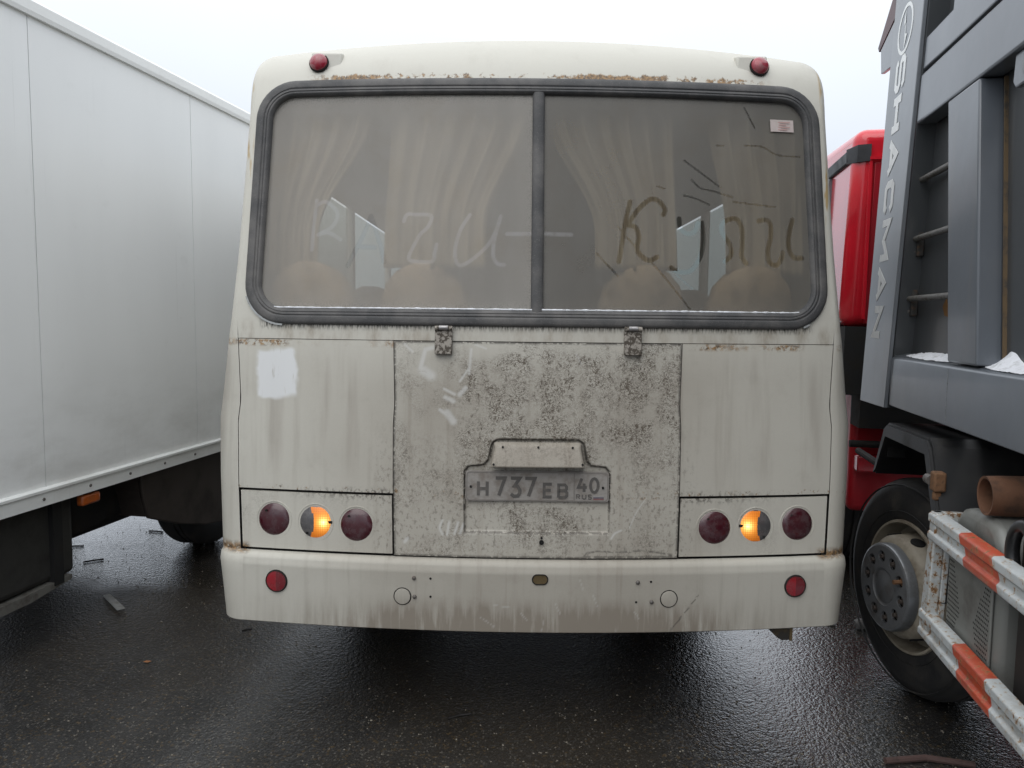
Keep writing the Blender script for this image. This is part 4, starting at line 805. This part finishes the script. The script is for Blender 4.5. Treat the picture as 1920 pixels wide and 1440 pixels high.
for k, t in enumerate(hv):
    m_ = RB if k == 4 else simple('stud_steel', (.09, .075, .065), .5, .3, dirt=(.06, .045, .04), dscale=60) if k == 0 else STUDM
    if k == 0: STUDM = m_
    MB().lathe([(.017, -.03), (.017, -.012), (.010, -.010), (.010, .004 if k != 4 else .026), (.0005, .004 if k != 4 else .026)], (0, ho*math.cos(t), ho*math.sin(t)), (-1, 0, 0), 8).build('wheel_stud', m_, hc)
MB().lathe([(.10, .06), (.16, .05), (.17, .12), (.17, .19)], (-.0, 0, 0), (1, 0, 0), 36).build('hub_drum', CREAMR, hub, smooth=40)
# muffler with perforated shield
MUFF = simple('dull_aluminised_muffler', (.21, .215, .20), .42, .15, dirt=(.115, .11, .10), dscale=5, bump=.15, bscale=20)
mf = MB(); Vp = []
prof2 = [(.0,.36),(.0,.845),(.012,.90),(.045,.955),(.10,.985),(.17,.995),(.55,.995),(.55,.36)]
mf.prism([(2.335,.46),(2.735,.46),(2.735,.93),(2.715,.99),(2.675,1.03),(2.62,1.045),(2.44,1.05),(2.39,1.03),(2.35,.98),(2.335,.93)], (-.205, .30)); muf = mf.build('muffler', MUFF, dump, bev=.03, seg=4); muf.location.z = -.048
MB().box(-.216, -.2065, 2.36, 2.725, .465, .90).build('heat_shield', MUFF, muf, bev=.004)
pf_ = MB()
for i in range(30):
    for j in range(26):
        u = 2.372+i*.0118+(.0059 if j % 2 else 0); z = .48+j*.0160
        if u > 2.715: continue
        tz = (z-.48)/.40; c_u = 2.545; d = abs(u-c_u)
        keep = d > .055+.10*abs(2*tz-1)**1.0 or tz > .95
        if not keep: continue
        pf_.lathe([(.0042, .0), (.0003, .0004)], (-.2164, u, z), (-1, 0, 0), 6)
tag(pf_.build('perforations', HOLE, muf), kind='stuff')
RUST = simple('rusty_exhaust', (.135, .062, .032), .8, dirt=(.07, .038, .024), dscale=14, bump=.4, bscale=60)
ep = MB().lathe([(.064, -.01), (.066, .05), (.066, .42), (.060, .42), (.060, .05), (.056, -.008)], (-.20, 2.475, 1.072), (1, 0, .02), 32, True).build('exhaust_pipe', RUST, dump, smooth=40)
MB().tube([(.05, 2.475, 1.09), (.03, 2.46, 1.2), (.03, 2.45, 1.3)], .062, 20).build('exhaust_riser', RUST, ep, smooth=50); MB().lathe([(.058, .0), (.0005, .0)], (.06, 2.475, 1.075), (1, 0, 0), 24).build('pipe_inside', simple('soot_black_rust', (.03, .018, .014), .9), ep)
HOSE = simple('black_rubber_hose', (.012, .012, .013), .35)
MB().tube(smooth_pts if False else [(-.218, 2.165+.075*math.cos(t), .965+.085*math.sin(t)) for t in np.linspace(-.6, 4.2, 26)], .020, 14).build('air_hose', HOSE, dump, smooth=60)
MB().box(-.18, .4, .8, 2.28, .46, 1.0).build('battery_box', simple('dark_battery_box', (.022, .021, .020), .6, dirt=(.05, .03, .018), dscale=6), dump, bev=.02)
# side guard, red and white
def guardm(k=1.0):
    m = Mat('red_white_guard_paint' if k else 'white_rusty_guard_paint'); a = m.add(m.ma('MULTIPLY_ADD', m.z, -.62, m.y), m.mul(m.sm(m.z, .70, .69), -.235)); t = m.ma('FRACT', m.ma('DIVIDE', m.sub(a, 1.660), .56)); rd = m.mul(m.sm(t, .015, .022), m.sm(t, .485, .478), k, m.sm(m.y, 2.64, 2.635))
    w_ = m.noise(m.P, 9, 6, .65); c = m.mix(rd, m.mix(m.sm(w_, .4, .75), (.50, .53, .535), (.36, .36, .34)), m.mix(m.sm(w_, .4, .75), (.50, .075, .028), (.36, .06, .03)))
    endr = m.sm(m.y, 2.62, 2.80); rn = m.noise(m.P, 38, 6, .7); rs_ = m.sm(m.add(rn, m.mul(endr, .05)), .585, .64); hal = m.sm(m.add(rn, m.mul(endr, .05)), .52, .61)
    c = m.mix(m.mul(hal, .45), c, (.42, .30, .16)); c = m.mix(rs_, c, m.mix(m.noise(m.P, 120, 3), (.10, .045, .018), (.30, .15, .05)))
    return m.set(col=c, rough=.42, nrm=m.bump(rn, .2, .003)).m
GUARD = guardm(); GPOST = guardm(0.0); sg = empty('side_guard', (0, 0, 0), 0, dump)
def rail(z0, z1, name, uend):
    h = z1-z0; p = [(-.245,z0),(-.262,z0+.004),(-.270,z0+h*.10),(-.270,z0+h*.30),(-.258,z0+h*.38),(-.258,z0+h*.60),(-.270,z0+h*.68),(-.270,z0+h*.92),(-.262,z1-.003),(-.225,z1),(-.225,z1-.008),(-.245,z1-.012)]
    return MB().prism(p, (-.6, uend), 'y').build(name, GUARD, sg, bev=.003)
rail(.828, .938, 'guard_rail', 2.80); lr = rail(.445, .556, 'guard_rail', 2.845)
MB().prism([(2.80,.94),(2.742,.94),(2.79,.445),(2.862,.445)], (-.262, -.225)).build('guard_end_post', GPOST, sg, bev=.005)
MB().prism([(2.80,.94),(2.77,.94),(2.77,.90),(2.80,.90)], (-.262, -.11)).build('guard_return', GPOST, sg, bev=.004)
MB().prism([(2.765,.93),(2.735,.93),(2.78,.45),(2.81,.45)], (-.225, -.205)).build('guard_post_flange', GPOST, sg, bev=.003)
# cab
def redp():
    m = Mat('red_cab_paint'); n_ = m.noise(m.P, 3, 5, .6)
    return m.set(col=m.mix(m.sm(n_, .4, .75), (.66, .015, .030), (.52, .014, .026)), rough=.22, spec=.5, coat=.6, coatr=.08).m
REDP = redp(); TRIM = simple('black_cab_trim', (.022, .024, .028), .5)
CX0 = -.19
cab = MB()
cab.add([(CX0+.0,4.72,1.60),(2.28,4.72,1.60),(2.28,6.7,1.60),(CX0,6.7,1.60),(CX0+.02,4.64,2.76),(2.26,4.64,2.76),(2.26,6.5,2.86),(CX0+.02,6.5,2.86)], [(3,2,1,0),(4,5,6,7),(0,1,5,4),(1,2,6,5),(2,3,7,6),(3,0,4,7)])
cb = cab.build('cab', REDP, dump, bev=.075, seg=6)
MB().add([(CX0+.13,4.705,1.62),(2.1,4.705,1.62),(2.1,4.638,2.56),(CX0+.13,4.638,2.56),(CX0+.13,4.74,1.62),(2.1,4.74,1.62),(2.1,4.66,2.56),(CX0+.13,4.66,2.56)], [(0,1,2,3),(4,5,6,7),(0,1,5,4),(1,2,6,5),(2,3,7,6),(3,0,4,7)]).build('rear_panel', simple('deep_red_rear_panel', (.40, .010, .022), .4, dirt=(.32, .010, .018), dscale=3), cb, bev=.004)
MB().box(CX0+.10, CX0+.115, 4.63, 4.66, 1.65, 2.57).build('panel_ridge', REDP, cb); MB().box(CX0+.10, 2.1, 4.622, 4.645, 2.575, 2.592).build('panel_ridge', REDP, cb)
MB().box(CX0+.005-.006, CX0+.03, 4.74, 6.3, 2.575, 2.655).build('roof_trim', TRIM, cb, bev=.01)
tr = MB(); tr.add([(CX0-.004,4.76,2.575),(CX0+.035,4.655,2.565),(CX0+.105,4.632,2.570),(CX0-.004,4.76,2.66),(CX0+.035,4.65,2.665),(CX0+.105,4.628,2.665),(CX0+.03,4.78,2.575),(CX0+.12,4.70,2.57),(CX0+.03,4.78,2.66),(CX0+.12,4.70,2.665)], [(0,1,4,3),(1,2,5,4),(3,4,9,8),(4,5,9),(0,1,7,6),(1,2,7),(2,5,9,7),(0,3,8,6),(6,8,9,7)]); tr.build('trim_corner', TRIM, cb)
MB().prism([(5.22,1.75),(6.3,1.75),(6.3,2.57),(5.22,2.57)], (CX0-.004, CX0+.02)).build('side_window', simple('cab_window_glass', (.10, .12, .13), .08, dirt=(.14, .16, .17), spec=.7), cb)
for z in (2.09, 2.13): MB().lathe([(.012, .0), (.012, .006), (.005, .006), (.005, .001)], (CX0+.165, 4.665, z-.08), (0, -1, 0), 12).build('panel_rivet', STEELB, cb)
MB().box(-.19, 2.2, 4.60, 5.6, 1.20, 1.605).build('air_intake_box', BLACK, dump); MB().box(-.08, .5, 4.62, 6.5, 1.0, 1.25).build('step_bracket', BLACK, dump)
lo = MB().box(-.08, 2.2, 4.80, 6.6, .45, 1.215).build('lower_cab_panel', simple('lower_red_panel', (.55, .014, .026), .35, dirt=(.42, .014, .024), dscale=4), dump, bev=.04, seg=3)
MB().box(-.06, .25, 4.70, 4.80, .72, .82).build('tow_block', REDP, lo, bev=.01); MB().tube([(-.12, 4.66, .90), (.5, 4.66, .90)], .022, 10).build('cross_pipe', BLACK, lo)
MB().lathe([(r, -h) for r, h in tyre_prof(.485, .3)], (-.1, 5.4, .485), (-1, 0, 0), 40, True).build('far_front_tyre', TYRE, dump, smooth=40)
# snow on the ledges of the dump body
def snow_heap(pts, label, hmax, seed):
    r_ = np.random.default_rng(seed); mb = MB(); n_u, n_x = 34, 8; (ua, ub) = pts; V = []
    for i in range(n_u):
        u = ua+(ub-ua)*i/(n_u-1); e = math.sin(math.pi*min(1, max(0, i/(n_u-1))))**.4
        for j in range(n_x):
            t = j/(n_x-1); x = WX-.002-.072*(1-t)*(.55+.45*e); zl = 1.492-.014*(WX-x)/.075
            hgt = hmax(i/(n_u-1))*t**1.5*e+.002+r_.normal(0, .0012); V.append((x, u, zl+max(.0008, hgt if 0 < i < n_u-1 else .0005)))
    mb.add(V, [(i*n_x+j, i*n_x+j+1, (i+1)*n_x+j+1, (i+1)*n_x+j) for i in range(n_u-1) for j in range(n_x-1)]); o = mb.build('snow_drift', SNOW, None, smooth=60)
    o.location = dump.location; o.rotation_euler = dump.rotation_euler; tag(o, label, 'snow', 'snow on the dump body ledge'); return o
snow_heap((2.93, 3.52), 'thin dusting of snow on the dump truck ledge below the ladder rungs', lambda t: .004+.010*math.sin(t*3.1), 3)
snow_heap((2.20, 2.66), 'small peaked snow heap on the dump truck ledge right of the rib', lambda t: .006+.052*math.exp(-((t-.83)/.16)**2), 5)

# ------------------------------------------------------------------ things lying on the asphalt
def rock(name, loc, size, mat, label, cat, seed, group=None, flat=.6):
    bm = bmesh.new(); bmesh.ops.create_icosphere(bm, subdivisions=2, radius=1); r_ = random.Random(seed)
    for v in bm.verts: v.co *= 1+r_.uniform(-.28, .28); v.co.x *= size[0]; v.co.y *= size[1]; v.co.z = v.co.z*size[2]
    zmin = min(v.co.z for v in bm.verts)
    for v in bm.verts: v.co.z -= zmin*.8
    me = bpy.data.meshes.new(name); bm.to_mesh(me); bm.free(); o = link(name, me, mat); o.location = loc; tag(o, label, cat, group); return o
STONE = simple('pale_broken_stone', (.22, .21, .20), .8, dirt=(.11, .10, .09), dscale=40, bump=.5, bscale=90)
rock('stone_chunk', (1.885, 3.98, 0), (.045, .035, .030), STONE, 'pale broken stone chunk on the asphalt left of the dump truck wheel', 'stone', 4)
rock('small_stone', (1.74, 4.02, 0), (.018, .014, .012), STONE, 'small pale stone beside the bus bumper right corner', 'stone', 9)
stp = MB().prism([(-.019,-.14),(.021,-.14),(.018,.14),(-.017,.14)], (.004, .012), 'z').build('flat_metal_strip', simple('grey_flat_strip', (.34, .34, .33), .6, .0, dirt=(.2, .19, .17), dscale=16)); stp.location = (-2.24, 4.22, 0); stp.rotation_euler = (0, 0, R(42)); tag(stp, 'flat grey strip lying on the asphalt in front of the box truck tank', 'strip')
LEAF = simple('orange_brown_leaf', (.26, .11, .04), .7, dirt=(.14, .06, .03), dscale=60)
lf = MB().add([(-.02,0,.004),(-.006,.010,.009),(.012,.008,.006),(.024,0,.010),(.010,-.008,.005),(-.008,-.009,.007),(0,0,.012)], [(6,0,1),(6,1,2),(6,2,3),(6,3,4),(6,4,5),(6,5,0)]).build('dead_leaf', LEAF); lf.location = (-1.70, 3.48, 0); tag(lf, 'small orange dead leaf on the wet asphalt left of the bus', 'leaf')
sl2 = MB().tube([(1.40, 2.72, .012), (1.56, 2.74, .014), (1.72, 2.70, .012)], .012, 8).build('rusty_rod', simple('reddish_rusty_rod', (.075, .042, .036), .7, dirt=(.045, .03, .025), dscale=30)); tag(sl2, 'reddish rusty rod on the asphalt under the dump truck guard', 'rod')
TW = simple('dark_wet_twig', (.012, .010, .009), .6)
for k, (x, y, a, L) in enumerate(((-3.10, 5.25, 12, .22), (-2.75, 4.95, 35, .12), (-2.66, 5.65, -10, .12), (-1.36, 3.86, 40, .05), (-.20, 3.02, 25, .10))):
    o = MB().tube([(-L/2, 0, .006), (0, .003, .007), (L/2, -.004, .006)], .0055, 6).build('twig', TW); o.location = (x, y, 0); o.rotation_euler = (0, 0, R(a))
    tag(o, ['long dark twig on the shiny wet ground under the box truck', 'short dark twig on wet ground before the box truck mudguard', 'dark twig farthest back on the shiny ground under the box truck', 'tiny dark twig on the ground left of the bus bumper', 'dark twig on the ground near the bottom middle of the picture'][k], 'twig')
# fine grit scattered over the asphalt
gm = MB()
for _ in range(9000):
    x = rng.uniform(-3.4, 2.6); y = rng.uniform(2.5, 6.2)
    if rng.random() > math.exp(-(y-2.5)/2.0): continue
    s = abs(rng.normal(.0024, .0013))+.0010; a = rng.uniform(0, 6.28); V = []
    for t in (0, 1.57, 3.14, 4.71): V.append((x+s*math.cos(a+t)*rng.uniform(.7, 1.3), y+s*math.sin(a+t)*rng.uniform(.7, 1.3), .0005))
    V.append((x, y, s*.8)); gm.add(V, [(0,1,4),(1,2,4),(2,3,4),(3,0,4)])
gmm = Mat('pale_grit'); rn = gmm.noise(gmm.P, 25, 2); gmm.set(col=gmm.mix(gmm.sm(rn, .35, .65), (.06, .05, .04), (.20, .18, .14)), rough=.6)
tag(gm.build('grit', gmm.m), 'fine pale grit scattered over the wet asphalt', 'grit', kind='stuff')
